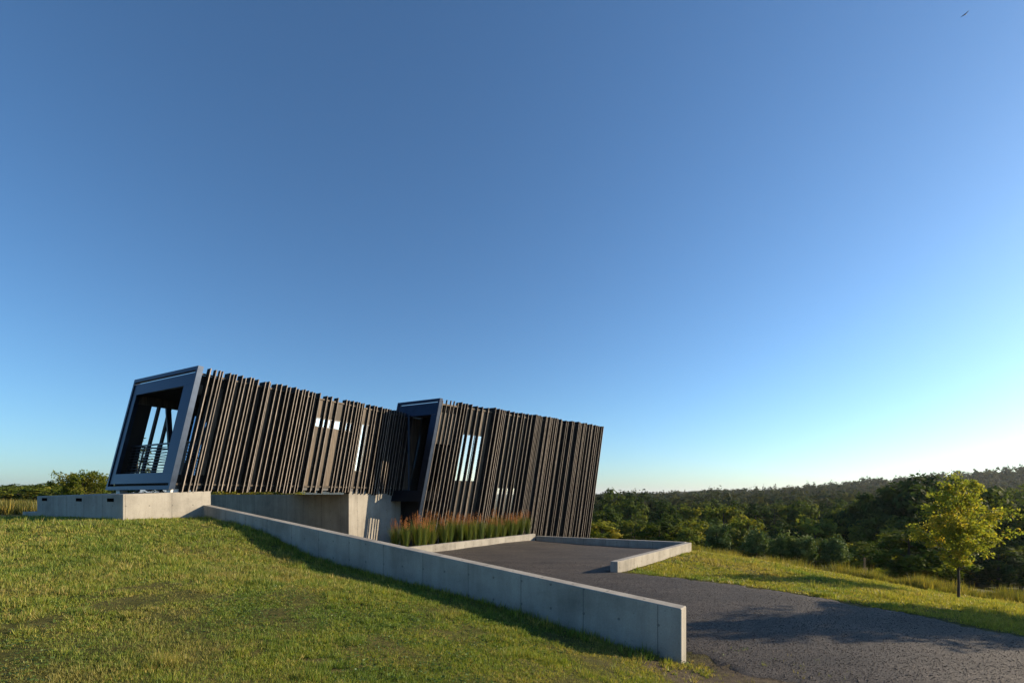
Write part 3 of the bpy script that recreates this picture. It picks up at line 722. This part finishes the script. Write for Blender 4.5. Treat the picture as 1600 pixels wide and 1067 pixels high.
def trunk_mesh(name, H, r0, centres, lean=0.0, nl=8):
    mb = MB(); top = H * .85
    pts = [(0, 0, -.4), (.02, 0, H * .15), (lean * .4, .03, H * .45), (lean, -.02, top)]
    mb.tube(pts, [r0 * 1.25, r0, r0 * .72, r0 * .2], 7)
    pick = centres[np.argsort(rng.uniform(size=len(centres)))[:nl]]
    for c in pick:
        z0 = max(H * .18, min(top * .9, c[2] - np.hypot(c[0], c[1]) * .8)); t_ = z0 / H
        mb.tube([(lean * t_, 0, z0), ((c[0]) * .5 + lean * t_ * .5, c[1] * .5, (z0 + c[2]) * .5 + .1), tuple(c)], [r0 * .42, r0 * .24, r0 * .07], 5)
    return mb.mesh(name)
G_BROAD = [(.045, .062, .018), (.060, .078, .020), (.036, .052, .018), (.085, .092, .022)]
G_DARK = [(.022, .038, .016), (.030, .048, .018), (.018, .030, .014)]
G_YEL = [(.13, .115, .022), (.095, .105, .024), (.16, .12, .024)]
def broad_tree(name, H, R, Rz, zc, ncl, per, lsz, clr, cols, w, r0=.18, shell=.5, nl=8, flat=0.0, shape=None, mixed=False):
    c, pts_ = crown_points(ncl, per, R, Rz, zc, clr, shell, shape=shape)
    pc = palette(ncl, cols, w, .16, per) if not mixed else .5 * palette(ncl, cols, w, .16, per) + .5 * palette(ncl * per, cols, w, .2)
    oc = (pts_ - np.repeat(c, per, 0)) / clr + .5 * (pts_ - np.array([0, 0, zc])) / R
    v, f, cc = leaves(pts_, lsz, pc, flat, out=None if mixed else oc, ow=1.5)
    return trunk_mesh('trunk', H, r0, c, 0.0, nl), np_mesh('crown', v, f, 4, cc)
def conifer(H, R, z0, n_tier, per, lsz, cols):
    P_ = []; C_ = []
    for i in range(n_tier):
        t_ = i / (n_tier - 1); z = z0 + (H - z0) * t_; r = R * (1 - t_) ** .8 + .06
        nb = max(4, int(9 * (1 - t_) + 4))
        for k_ in range(nb):
            a = rng.uniform(0, 6.28); L = r * rng.uniform(.75, 1.15); m = max(4, int(per * L / R))
            s_ = rng.uniform(.1, 1, m) ** .7 * L
            P_.append(np.stack([np.cos(a) * s_ + rng.normal(0, .09 * R, m), np.sin(a) * s_ + rng.normal(0, .09 * R, m), z - .16 * s_ + .05 * R * (s_ / L) ** 2 + rng.normal(0, .05 * R, m)], 1))
    P_ = np.concatenate(P_); cc = np.array(cols)[rng.integers(0, len(cols), len(P_))] * rng.uniform(.75, 1.25, (len(P_), 1))
    v, f, cc = leaves(P_, lsz, cc, .35, 2.2)
    mb = MB(); mb.tube([(0, 0, -.3), (0, 0, H * .5), (0, 0, H * .96)], [R * .07, R * .05, R * .01], 6)
    return mb.mesh('trunk'), np_mesh('crown', v, f, 4, cc)
def place_tree(name, meshes, x, y, label, cat='tree', group=None, s=1.0, sz=None, rz=None, mat='leaf', dz=0.0):
    t = empty(name, (x, y, H1(x, y) + dz), rng.uniform(0, 6.28) if rz is None else rz); t.scale = (s, s, sz or s)
    put('trunk', meshes[0], M['bark'], t); put('crown', meshes[1], M[mat], t)
    return tag(t, label, cat, group)

# young gold maple on the bank, and its neighbour out of frame to the right whose shade crosses the drive
def maple_shape(c):
    t_ = np.clip((c[:, 2] - 1.5) / 3.9, 0, 1); k_ = np.interp(t_, [0, .25, .5, .8, 1], [.75, 1.0, 1.02, .62, .3]); c = c.copy(); c[:, 0] *= k_; c[:, 1] *= k_; return c
GOLD = [(.175, .178, .036), (.13, .155, .036), (.23, .185, .036), (.09, .12, .032), (.26, .165, .032)]
GW = [4, 5, 1.4, 4, .5]
mp = broad_tree('maple', 4.9, 1.68, 1.95, 3.15, 165, 80, .036, .29, GOLD, GW, .05, .12, 44, 0, maple_shape, True)
place_tree('maple_tree', mp, 15.5, 17.0, 'young yellow green maple standing alone on the grass bank', mat='leaf_gold', rz=.4, s=.80, sz=.87)
place_tree('maple_tree', mp, 15.0, 11.45, 'maple standing outside the picture on the right', mat='leaf_gold', rz=2.2, s=1.0)
place_tree('maple_tree', mp, 17.2, 11.9, 'second maple standing outside the picture on the right', mat='leaf_gold', rz=4.1, s=1.05)  # out of view, added only to make the tree shade on the drive denser

# small pruned evergreens in a row behind the bank
EV = [(.065, .10, .04), (.095, .14, .055), (.15, .19, .075)]
def evergreen():
    c, p_ = crown_points(60, 60, .95, .85, 1.75, .28, .3)
    p_[:, 2] += .25 * np.abs(rng.normal(size=len(p_))) * (p_[:, 2] > 1.9)
    v, f, cc = leaves(p_, .045, palette(60, EV, [1, 1, 1], .2, 60), 0, 3.0)
    mb = MB(); mb.tube([(0, 0, -.3), (0, 0, 1.0), (0, 0, 2.2)], [.08, .065, .02], 6)
    return mb.mesh('trunk'), np_mesh('crown', v, f, 4, cc)
evs = [evergreen() for _ in range(2)]
for i, (px, Z, s_) in enumerate(((1120, 33, 1.05), (1182, 33.5, 1.0), (1206, 35, .8), (1222, 32, .95), (1257, 31.5, .95), (1303, 30, .95))):
    place_tree('evergreen_tree', evs[i % 2], (px - 800) / 765 * Z, Z, ['round evergreen nearest the end of the court wall', 'second small round evergreen from the court wall', 'smallest round evergreen half hidden in the row', 'fourth small evergreen along the tall weeds', 'fifth small evergreen along the tall weeds', 'rightmost small round evergreen of the row'][i], group='small evergreens behind the bank', s=s_ * .86, mat='needle')

# wood beyond: broadleaf and pine variants
VAR = [broad_tree('oak', 11, 3.9, 5.0, 5.9, 70, 56, .21, 1.15, G_BROAD, [3, 3, 2, 2], .22, .5, 8),
       broad_tree('oak', 12, 3.6, 5.5, 6.4, 70, 56, .21, 1.1, G_DARK, [1, 2, 1], .22, .5, 8),
       broad_tree('ash', 10, 3.8, 4.6, 5.2, 64, 56, .21, 1.1, G_BROAD + G_YEL, [2, 3, 1, 3, .5, 2, .4], .2, .5, 8),
       broad_tree('ash', 9, 3.4, 4.2, 4.7, 60, 56, .20, 1.05, G_YEL + G_BROAD[:2], [1, 3, .3, 2, 2], .18, .45, 8)]
PINE = [conifer(13, 2.9, 1.5, 15, 42, .13, G_DARK), conifer(11, 2.4, 1.2, 14, 40, .12, [(.026, .044, .022), (.034, .052, .026)])]
KINDS = [('broadleaf_tree', 'mid green broadleaf tree'), ('broadleaf_tree', 'dark green broadleaf tree'), ('broadleaf_tree', 'olive green broadleaf tree'), ('broadleaf_tree', 'yellowing broadleaf tree')]
ORD = ['first', 'second', 'third', 'fourth', 'fifth', 'sixth', 'seventh', 'eighth', 'ninth', 'tenth', 'eleventh', 'twelfth', 'thirteenth', 'fourteenth', 'fifteenth', 'sixteenth', 'seventeenth', 'eighteenth', 'nineteenth', 'twentieth']
ORD += ['twenty-' + o_ for o_ in ORD[:9]] + ['thirtieth', 'thirty-first', 'thirty-second']
row_n = {}
def forest(px, Z, top_y, kind, where, group, jit=.0):
    X = (px - 800) / 765 * Z; z0 = H1(X, Z); ztop = EYE + (774 - top_y) * Z / 765
    Hm = {0: 11.0, 1: 12.1, 2: 10.0, 3: 9.1}[kind] if kind < 4 else (13.0, 11.0)[kind - 4]
    k_ = max(.35 if px > 300 else .27, (ztop - z0) / Hm); sxy = min(1.5, max(.62, k_ * rng.uniform(.9, 1.15)))
    t = VAR[kind] if kind < 4 else PINE[kind - 4]
    nm, lab = KINDS[kind] if kind < 4 else ('pine_tree', 'dark pine')
    k0 = row_n.get(where, 0); row_n[where] = k0 + 1
    if where: lab = lab + ', ' + ORD[k0] + ' from the left'
    o = place_tree(nm, t, X, Z, lab + ' ' + where, group=group, s=sxy, sz=k_, mat='leaf' if kind < 4 else 'needle')
    return o
fr = np.random.default_rng(11)
for i, px in enumerate(np.arange(912, 1660, 44)):      # front edge
    forest(px + fr.uniform(-12, 12), 62 + fr.uniform(-5, 6), 806 + fr.uniform(-14, 10), int(fr.choice([0, 1, 2, 3, 2])), 'at the front edge of the wood', 'front edge of the wood')
for i, px in enumerate(np.arange(890, 1680, 46)):      # middle
    forest(px + fr.uniform(-15, 15), 84 + fr.uniform(-7, 8), 787 + fr.uniform(-9, 8), int(fr.choice([0, 1, 2, 0, 1, 4])), 'in the middle of the wood', 'middle of the wood')
sky_line = np.interp
for i, px in enumerate(np.arange(880, 1700, 34)):      # skyline
    ty = float(np.interp(px, [880, 940, 1010, 1050, 1100, 1180, 1260, 1340, 1400, 1740], [763, 763, 762, 782, 780, 785, 782, 774, 764, 756]))
    forest(px + fr.uniform(-10, 10), 125 + fr.uniform(-12, 14), ty + fr.uniform(-3, 4), int(fr.choice([0, 1, 1, 0, 1, 5])), 'on the skyline of the wood', 'skyline of the wood')
for px, Z, ty, kd, lab in ((1350, 66, 768, 1, 'dark tree at the left of the tall clump'), (1385, 64, 752, 1, 'dark spreading tree left of the tall clump'), (1420, 60, 739, 1, 'tallest dark tree of the clump left of the gold maple'), (1458, 61, 737, 1, 'tall dark tree just behind the gold maple'),
                           (1492, 64, 746, 0, 'green tree hidden behind the gold maple'), (1545, 70, 772, 0, 'green tree right of the gold maple'), (1590, 66, 782, 3, 'yellowing tree at the right edge behind the maple'), (1630, 62, 770, 1, 'dark tree just beyond the right edge')):
    o = forest(px, Z, ty, kd, '', 'clump behind the maple'); o['label'] = lab; o.name = 'broadleaf_tree'
for px, Z, ty, lab in ((1420, 36, 842, 'grey green shrub left of the gold maple trunk'), (1455, 37, 850, 'dark rounded shrub beside the gold maple trunk'), (1075, 48, 818, 'light green shrub beyond the corner of the court'), (940, 47, 818, 'light green shrub beside the far corner of the house'), (1030, 50, 826, 'green shrub above the shaded court wall')):
    k_ = 3 if 'light' in lab else 0
    o = forest(px, Z, ty, k_, '', None); o['label'] = lab; o['category'] = 'shrub'; o.name = 'shrub'
    if 'group' in o: del o['group']

# wooded hill and ridges: one mass
def far_wood(n_, per):
    ang = fr.uniform(-.25, 1.0, n_ * 4); d = 210 * np.exp(fr.uniform(0, 1.9, n_ * 4))
    x = np.sin(ang) * d; y = np.cos(ang) * d
    ok = (y > 60); x, y = x[ok][:n_], y[ok][:n_]; n_ = len(x)
    z = h_far(x, y); d = np.hypot(x, y)
    Ht = fr.uniform(8, 15, n_); R_ = Ht * fr.uniform(.28, .4, n_)
    pine = fr.uniform(size=n_) < .16; Ht = np.where(pine, Ht * 1.3, Ht); R_ = np.where(pine, R_ * .55, R_)
    dd = rng.normal(size=(n_, per, 3)); dd /= np.linalg.norm(dd, axis=2)[..., None]; dd *= rng.uniform(.6, 1.08, (n_, per, 1))
    c = np.stack([x, y, z + Ht * .50], 1)[:, None] + dd * np.stack([R_, R_, Ht * .52], 1)[:, None]
    base = np.array([(.030, .044, .018), (.040, .054, .020), (.024, .036, .016), (.055, .060, .020)])[fr.integers(0, 4, n_)]
    col = np.repeat(base, per, 0) * rng.uniform(.75, 1.25, (n_ * per, 1))
    sz = np.repeat(R_ * .30, per)
    v, f, cc = leaves(c.reshape(-1, 3), sz, col, 0, 1.2, tri=True, out=dd.reshape(-1, 3), ow=1.4)
    return np_mesh('hill_forest', v, f, 3, cc)
tag(put('hill_forest', far_wood(6500, 60), M['leaf_far']), 'dense wood covering the hill and the valley behind', 'forest', kind='stuff')
# far left tree line
for i, px in enumerate(range(-40, 185, 17)):
    Zf = 58 + (i * 37 % 23); k_ = (1, 0, 2, 1, 0, 3)[i % 6]
    forest(px, Zf, 768 + (i * 29 % 7) - (3 if i in (3, 5, 8) else 0), k_, 'in the far left tree line', 'far tree line left of the house')
for i, px in enumerate(range(1350, 1660, 34)):
    o = forest(px + (i * 23 % 11), 50 + (i * 7 % 6), 846 + (i * 13 % 12), (0, 2, 1, 0)[i % 4], 'at the foot of the wood', 'undergrowth at the foot of the wood')
    o.name = 'shrub'; o['category'] = 'shrub'; o['label'] = 'low green shrub, ' + ORD[i] + ' from the left along the foot of the wood'
# twiggy bush and pine behind the plinth
c_, p_ = crown_points(80, 60, 1.7, 1.15, 1.75, .36, .2)
v_, f_, cc_ = leaves(p_, .045, palette(80, [(.12, .125, .03), (.085, .095, .025), (.15, .13, .04)], [1, 1, 1], .2, 60), 0, 1.8)
bush = (trunk_mesh('trunk', 2.0, .05, c_, 0, 30), np_mesh('crown', v_, f_, 4, cc_))
X = (128 - 800) / 765 * 29; place_tree('bush', bush, X, 29, 'twiggy pale green bush behind the left end of the plinth', 'shrub', s=.86, sz=.95)
pine2 = conifer(4.3, 1.35, .4, 9, 40, .05, [(.05, .068, .022), (.07, .085, .026)])
X = (214 - 800) / 765 * 24.5; place_tree('pine_tree', pine2, X, 24.5, 'small pine showing through the open balcony end', mat='needle', s=1.0)
for i, (px, Z, s_) in enumerate(((352, 42, 1.1), (392, 44, 1.2), (440, 43, 1.1))):
    X = (px - 800) / 765 * Z; place_tree('bush', bush, X, Z, ('left', 'middle', 'right')[i] + ' green bush seen through the gap under the upper wing', 'shrub', group='bushes under the wing', s=s_, sz=s_ * .75)

# reed grasses in the planter: one clump each, blades and plumes
def reed(seed):
    r = np.random.default_rng(seed); nb = 420
    a = r.uniform(0, 6.28, nb); sp_ = np.abs(r.normal(0, .16, nb)) + .01; L = r.uniform(.4, 1.22, nb)
    p0 = np.stack([np.cos(a) * .07, np.sin(a) * .10, np.zeros(nb)], 1) * r.uniform(.2, 1.4, (nb, 1))
    d = np.stack([np.cos(a) * sp_, np.sin(a) * sp_, np.ones(nb)], 1)
    p1 = p0 + d * (L * .6)[:, None]; p2 = p1 + np.stack([np.cos(a) * (sp_ * 1.6 + .05), np.sin(a) * (sp_ * 1.6 + .05), np.full(nb, .75)], 1) * (L * .4)[:, None]
    sd_ = np.stack([-np.sin(a), np.cos(a), np.zeros(nb)], 1) * .006
    v = np.stack([p0 - sd_, p0 + sd_, p1 + sd_ * .8, p1 - sd_ * .8, p2 + sd_ * .1, p2 - sd_ * .1], 1).reshape(-1, 3)
    k_ = np.arange(nb)[:, None] * 6; f = np.concatenate([k_ + [0, 1, 2, 3], k_ + [3, 2, 4, 5]])
    col = np.array([(.085, .135, .024), (.12, .16, .03), (.06, .105, .022), (.19, .18, .045)])[r.integers(0, 4, nb)]
    bl = np_mesh('blades', v, f, 4, np.repeat(col, 6, 0))
    ns = 22; mbv = []; mbf = []; mc = []
    for i in range(ns):
        a = r.uniform(0, 6.28); t_ = r.uniform(0, .16); base = np.array([math.cos(a), math.sin(a), 0]) * .07 * r.uniform(0, 1)
        dr = np.array([math.cos(a) * t_, math.sin(a) * t_, 1.0]); h1 = r.uniform(.78, 1.0); h2 = h1 + r.uniform(.28, .46)
        sd2 = np.array([-math.sin(a), math.cos(a), 0])
        b = len(mbv); w = .0035; mbv += [base - sd2 * w, base + sd2 * w, base + dr * h1 + sd2 * w, base + dr * h1 - sd2 * w]; mbf.append([b, b + 1, b + 2, b + 3]); mc += [(.13, .11, .03)] * 4
        col = np.array([(.33, .14, .06), (.40, .20, .085), (.25, .105, .05)])[r.integers(0, 3)]
        for j in range(16):
            s_ = r.uniform(0, 1); c = base + dr * (h1 + (h2 - h1) * s_) + r.normal(0, .010 * (1.2 - s_), 3); q_ = r.uniform(0, 6.28)
            e = np.array([math.cos(q_), math.sin(q_), 0]) * .009; up = np.array([math.cos(q_) * .012, math.sin(q_) * .012, .038])
            b = len(mbv); mbv += [c - e, c + up * .5 - e * .1 + np.array([0, 0, .0]), c + e * .6 + up, c + e]; mbf.append([b, b + 1, b + 2, b + 3]); mc += [tuple(col)] * 4
    plm = np_mesh('plumes', np.array(mbv), np.array(mbf), 4, np.array(mc))
    return bl, plm
reeds = [reed(s_) for s_ in (1, 2, 3)]
soil_p = [P0 - CD * 10.2 - CN * .23, P0 - CD * .05 - CN * .23, P0 - CD * .05 - CN * .95, P0 - CD * 10.2 - CN * .95]
mb = MB().prism([(x, y, -.2) for x, y in soil_p], [(x, y, .24) for x, y in soil_p])
tag(mb.build('planting_soil', mk_plain('mulch', (.05, .037, .026), .95, 0, .1, .4, 18)), kind='structure')
cl_n = 34
for i in range(cl_n):
    a_ = 8.85 * i / (cl_n - 1) + .3 + fr.uniform(-.14, .14); off = .38 + (.30 if i % 2 == 1 else 0) + fr.uniform(-.05, .05)
    p = P0 - CD * a_ - CN * off
    t = empty('reed_grass', (p[0], p[1], .235), fr.uniform(0, 6.28)); s_ = fr.uniform(.76, 1.14); t.scale = (fr.uniform(.7, 1.15), fr.uniform(.7, 1.15), s_); t.rotation_euler.x = fr.normal(0, .05); t.rotation_euler.y = fr.normal(0, .05)
    b_, q_ = reeds[i % 3]; put('blades', b_, M['grass'], t); put('plumes', q_, M['grass'], t)
    lab = 'reed grass clump with orange plumes, ' + (ORD + ['thirty-third', 'thirty-fourth'])[cl_n - 1 - i] + ' from the left in the planter'
    if i == 0: lab = 'reed grass clump at the right end of the planter'
    if i == cl_n - 1: lab = 'reed grass clump at the left end of the planter, against grey concrete'
    tag(t, lab, 'grass', 'reed grasses in the planter', 'thing')

# tall goldenrod and weeds behind the bank
def tufts(px, py, pz, nb, L, W, cols, w, spread, lean=None, tip=.15):
    n_ = len(px); k_ = rng.choice(len(cols), n_, p=np.array(w) / sum(w)); base = np.array(cols)[k_] * rng.uniform(.75, 1.25, (n_, 1))
    m = n_ * nb; a = rng.uniform(0, 6.28, m); t_ = np.abs(rng.normal(0, spread, m)); LL = np.repeat(L, nb) * rng.uniform(.55, 1.15, m); WW = np.repeat(W, nb) * rng.uniform(.7, 1.3, m)
    r0 = rng.uniform(0, .35, m) * LL
    c = np.stack([np.repeat(px, nb) + np.cos(a) * r0, np.repeat(py, nb) + np.sin(a) * r0, np.repeat(pz, nb) - .012], 1)
    dirv = np.stack([np.cos(a) * t_, np.sin(a) * t_, np.ones(m)], 1); dirv /= np.linalg.norm(dirv, axis=1)[:, None]
    b = rng.uniform(0, 6.28, m); sd_ = np.stack([np.cos(b), np.sin(b), np.zeros(m)], 1) * WW[:, None]
    v = np.stack([c - sd_, c + sd_, c + dirv * LL[:, None]], 1).reshape(-1, 3)
    f = np.arange(m * 3).reshape(-1, 3); col = np.repeat(np.repeat(base, nb, 0) * rng.uniform(.8, 1.2, (m, 1)), 3, 0)
    return v, f, col
n0 = 7500
u_ = fr.uniform(0, 1, n0); off = np.abs(fr.normal(0, 1.6, n0)) + fr.uniform(0, 1.2, n0)
line = np.array([(8.9, 26.5), (12.4, 26.0), (16.5, 24.0), (19.5, 20.8), (24.5, 17.5), (30, 14)])
seg = u_ * (len(line) - 1); k_ = np.minimum(seg.astype(int), len(line) - 2); tt = seg - k_
pxy = line[k_] * (1 - tt)[:, None] + line[k_ + 1] * tt[:, None]; nrm = np.array([.62, .78]); pxy = pxy + nrm * off[:, None]
px_, py_ = pxy[:, 0], pxy[:, 1]; pz_ = height(px_, py_)
hh_ = fr.uniform(.25, .95, n0) * (1 + .55 * np.sin(px_ * 1.3 + 1) * np.sin(py_ * 1.7) + .3 * np.sin(px_ * 3.1) * np.sin(py_ * 2.3)) * np.interp(px_, [8, 13, 18, 22], [.4, .62, .68, .55])
v_, f_, c_ = tufts(px_, py_, pz_, 14, hh_, np.full(n0, .014), [(.19, .18, .035), (.27, .22, .045), (.12, .135, .03), (.33, .26, .06)], [3, 2, 3, 1], .25)
tag(put('tall_weeds', np_mesh('tall_weeds', v_, f_, 3, c_), M['grass']), 'tall yellow green weeds growing behind the mown bank', 'weeds', kind='stuff')
# meadow at far left
n1 = 3000; Z_ = fr.uniform(30, 75, n1); px_ = (fr.uniform(-60, 190, n1) - 800) / 765 * Z_; pz_ = height(px_, Z_)
v_, f_, c_ = tufts(px_, Z_, pz_, 10, fr.uniform(.4, 1.0, n1), np.full(n1, .04), [(.12, .12, .025), (.19, .15, .03), (.07, .085, .02)], [3, 2, 2], .3)
tag(put('meadow', np_mesh('meadow', v_, f_, 3, c_), M['grass']), 'rough yellow green meadow left of the plinth', 'meadow', kind='stuff')
# wooden stake in the weeds
Z = 27.5; X = (1351 - 800) / 765 * Z
st_ = MB().box(-.035, .035, -.035, .035, -.3, 1.35); st_.box(-.14, .14, -.05, -.036, .55, .80)
o = st_.build('wooden_stake', mk_plain('raw_timber', (.42, .25, .12), .8, 0, .2, .2, 20), loc=(X, Z, H1(X, Z))); tag(o, 'short orange brown wooden stake standing in the weeds', 'stake')

# lawn grass: real blades, dense near the camera
def lawn_points(n_, rmin, rmax, amin, amax, pw=1.0):
    a = rng.uniform(amin, amax, n_); u = rng.uniform(0, 1, n_); r = rmin * (rmax / rmin) ** (u ** pw)
    return np.sin(a) * r, np.cos(a) * r
PLINTH = [tuple(C0), tuple(C1), tuple(C3), tuple(C2)]
def vnoise(x, y, scale, seed):
    """smooth value noise in [0, 1]"""
    g = np.random.default_rng(seed).uniform(0, 1, (64, 64)); u = x / scale + 1000; w = y / scale + 1000
    i, j = np.floor(u).astype(int), np.floor(w).astype(int); fu, fw = u - i, w - j; fu = fu * fu * (3 - 2 * fu); fw = fw * fw * (3 - 2 * fw)
    G = lambda p, q_: g[p % 64, q_ % 64]
    return (G(i, j) * (1 - fu) + G(i + 1, j) * fu) * (1 - fw) + (G(i, j + 1) * (1 - fu) + G(i + 1, j + 1) * fu) * fw
def lawn_mesh(name, x, y, hmin, hmax, nb, cols, w, spread, keepf, dirtcut=True):
    ok = keepf(x, y); x, y = x[ok], y[ok]
    bare = .55 * vnoise(x, y, .8, 1) + .45 * vnoise(x, y, .23, 2)
    ok = rng.uniform(0, 1, len(x)) < sstep(.04, .24, bare); x, y = x[ok], y[ok]
    z = height(x, y); r = np.hypot(x, y)
    tuft = sstep(.60, .85, .5 * vnoise(x, y, .45, 3) + .5 * vnoise(x, y, .16, 4))          # taller clumps
    L = rng.uniform(hmin, hmax, len(x)) * (.62 + .5 * vnoise(x, y, 1.7, 5) + 1.1 * tuft) * np.clip(r / 9, .8, 1.4)
    v, f, c = tufts(x, y, z, nb, L, np.clip(r * .0007, .0026, .014), cols, w, spread)
    def per(q_): return np.repeat(np.repeat(q_, nb), 3)[:, None]
    lum = (c.mean(1, keepdims=True) / .12).clip(.5, 1.6)
    green = per(sstep(.50, .78, .6 * vnoise(x, y, 1.3, 6) + .4 * vnoise(x, y, .35, 7) + rng.normal(0, .06, len(x))))
    dry = per(sstep(.54, .80, .5 * vnoise(x, y, 2.1, 8) + .5 * vnoise(x, y, .5, 9) + rng.normal(0, .10, len(x))))
    c = c * (1 - green * .7) + np.array([.085, .145, .026]) * lum * green * .7
    c = c * (1 - dry * .5) + np.array([.27, .20, .085]) * lum * dry * .5
    return np_mesh(name, v, f, 3, c)
LG = [(.185, .23, .038), (.235, .26, .046), (.135, .19, .033), (.36, .31, .10), (.095, .155, .033)]
def left_ok(x, y):
    b = (x - WA[0]) * WN[0] + (y - WA[1]) * WN[1]; a = (x - WA[0]) * WD[0] + (y - WA[1]) * WD[1]
    ok = ((b > .015) | ((a > WLEN + .05) & (b > -1.5)) | (a < -2)) & ~in_poly(x, y, PLINTH)
    soil_ = soil_mask(x, y); ok &= rng.uniform(0, 1, x.size) > soil_ * .93
    return ok & ~(in_poly(x, y, DRIVE) & (rng.uniform(0, 1, x.size) > .03))
x_, y_ = lawn_points(235000, 3.6, 24, -.90, .62, .8)
tag(put('lawn_grass', lawn_mesh('lawn_grass', x_, y_, .03, .085, 6, LG, [4, 4, 3, 2, 2], .75, left_ok), M['grass']), 'short patchy lawn grass on the slope in front', 'grass', kind='stuff')
def right_ok(x, y):
    return ~in_poly(x, y, DRIVE) & (in_poly(x, y, [(3.4, 15.2), (8.1, 21.9), (9.4, 27), (14, 25.5), (18.5, 20.8), (23, 17.5), (27, 10), (12.5, 3), (9.5, 8.8)]))
x_, y_ = lawn_points(90000, 8, 32, .18, 1.05, 1.0)
LR = [(.23, .24, .042), (.28, .275, .052), (.16, .19, .036), (.33, .28, .08)]
tag(put('bank_grass', lawn_mesh('bank_grass', x_, y_, .04, .09, 6, LR, [4, 4, 2, 2], .7, right_ok), M['grass']), 'sunlit mown grass on the bank beyond the drive', 'grass', kind='stuff')
nB_ = 2600; x_, y_ = lawn_points(nB_ * 2, 3.8, 18, -.86, .5, .8); ok_ = left_ok(x_, y_) & (vnoise(x_, y_, 1.1, 12) > .45); x_, y_ = x_[ok_][:nB_], y_[ok_][:nB_]
cb = np.repeat(np.stack([x_, y_, height(x_, y_) + .03], 1), 7, 0) + rng.normal(0, 1, (len(x_) * 7, 3)) * np.array([.035, .035, .012])
v_, f_, c_ = leaves(cb, .013, palette(len(cb), [(.09, .15, .03), (.12, .18, .04), (.07, .12, .03)], [1, 1, 1], .2), .55, 1.3)
tag(put('clover', np_mesh('clover', v_, f_, 4, c_), M['grass']), 'small broad-leaved weeds scattered through the lawn', 'weeds', kind='stuff')
# broad-leaved weeds hugging the foot of the long wall
nW = 900; t_ = fr.uniform(0, 1, nW); of_ = np.abs(fr.normal(0, .22, nW)) + .04
pw = WA + WD * (t_ * WLEN)[:, None] + WN * of_[:, None]; pz_ = height(pw[:, 0], pw[:, 1])
v_, f_, c_ = tufts(pw[:, 0], pw[:, 1], pz_, 8, fr.uniform(.06, .20, nW), np.full(nW, .008), LG, [3, 3, 3, 2, 2], .55)
tag(put('wall_foot_weeds', np_mesh('wall_foot_weeds', v_, f_, 3, c_), M['grass']), 'longer weeds along the foot of the long wall', 'weeds', kind='stuff')

# ------------------------------------------------------------------ a bird high up
D = 60.0; bx, bz = (1508 - 800) / 765 * D, EYE + (774 - 23) / 765 * D
mb = MB(); mb.tube([(-.22, 0, -.04), (-.12, 0, -.01), (.02, 0, 0), (.14, 0, .03), (.2, 0, .05)], [.01, .045, .06, .035, .008], 7)
bird = empty('bird', (bx, D, bz), .3); put('body', mb.mesh('body'), M['dark'], bird)
for s_ in (-1, 1):
    w = MB(); w.prism([(-.06, s_ * .03, .01), (.07, s_ * .03, .01), (.06, s_ * .24, .07), (-.02, s_ * .46, .05), (-.07, s_ * .25, .06)], [(-.06, s_ * .03, .02), (.07, s_ * .03, .02), (.06, s_ * .24, .08), (-.02, s_ * .46, .056), (-.07, s_ * .25, .07)])
    put('wing', w.mesh('wing'), M['dark'], bird)
tag(bird, 'tiny dark bird flying high in the blue sky', 'bird')

# ------------------------------------------------------------------ haze: thin evening air over the whole place
m, nt, n, l, p = mat_new('thin_haze'); n.remove(p)
pv = n.new('ShaderNodeVolumePrincipled'); pv.inputs['Color'].default_value = (.86, .92, 1.0, 1); pv.inputs['Density'].default_value = 8e-5; pv.inputs['Anisotropy'].default_value = 0.3
l.new(pv.outputs[0], n['Material Output'].inputs['Volume'])
tag(MB().box(-18000, 18000, -18000, 18000, -40, 135).build('haze', m), 'thin pale evening haze over the valley', 'haze', kind='stuff')
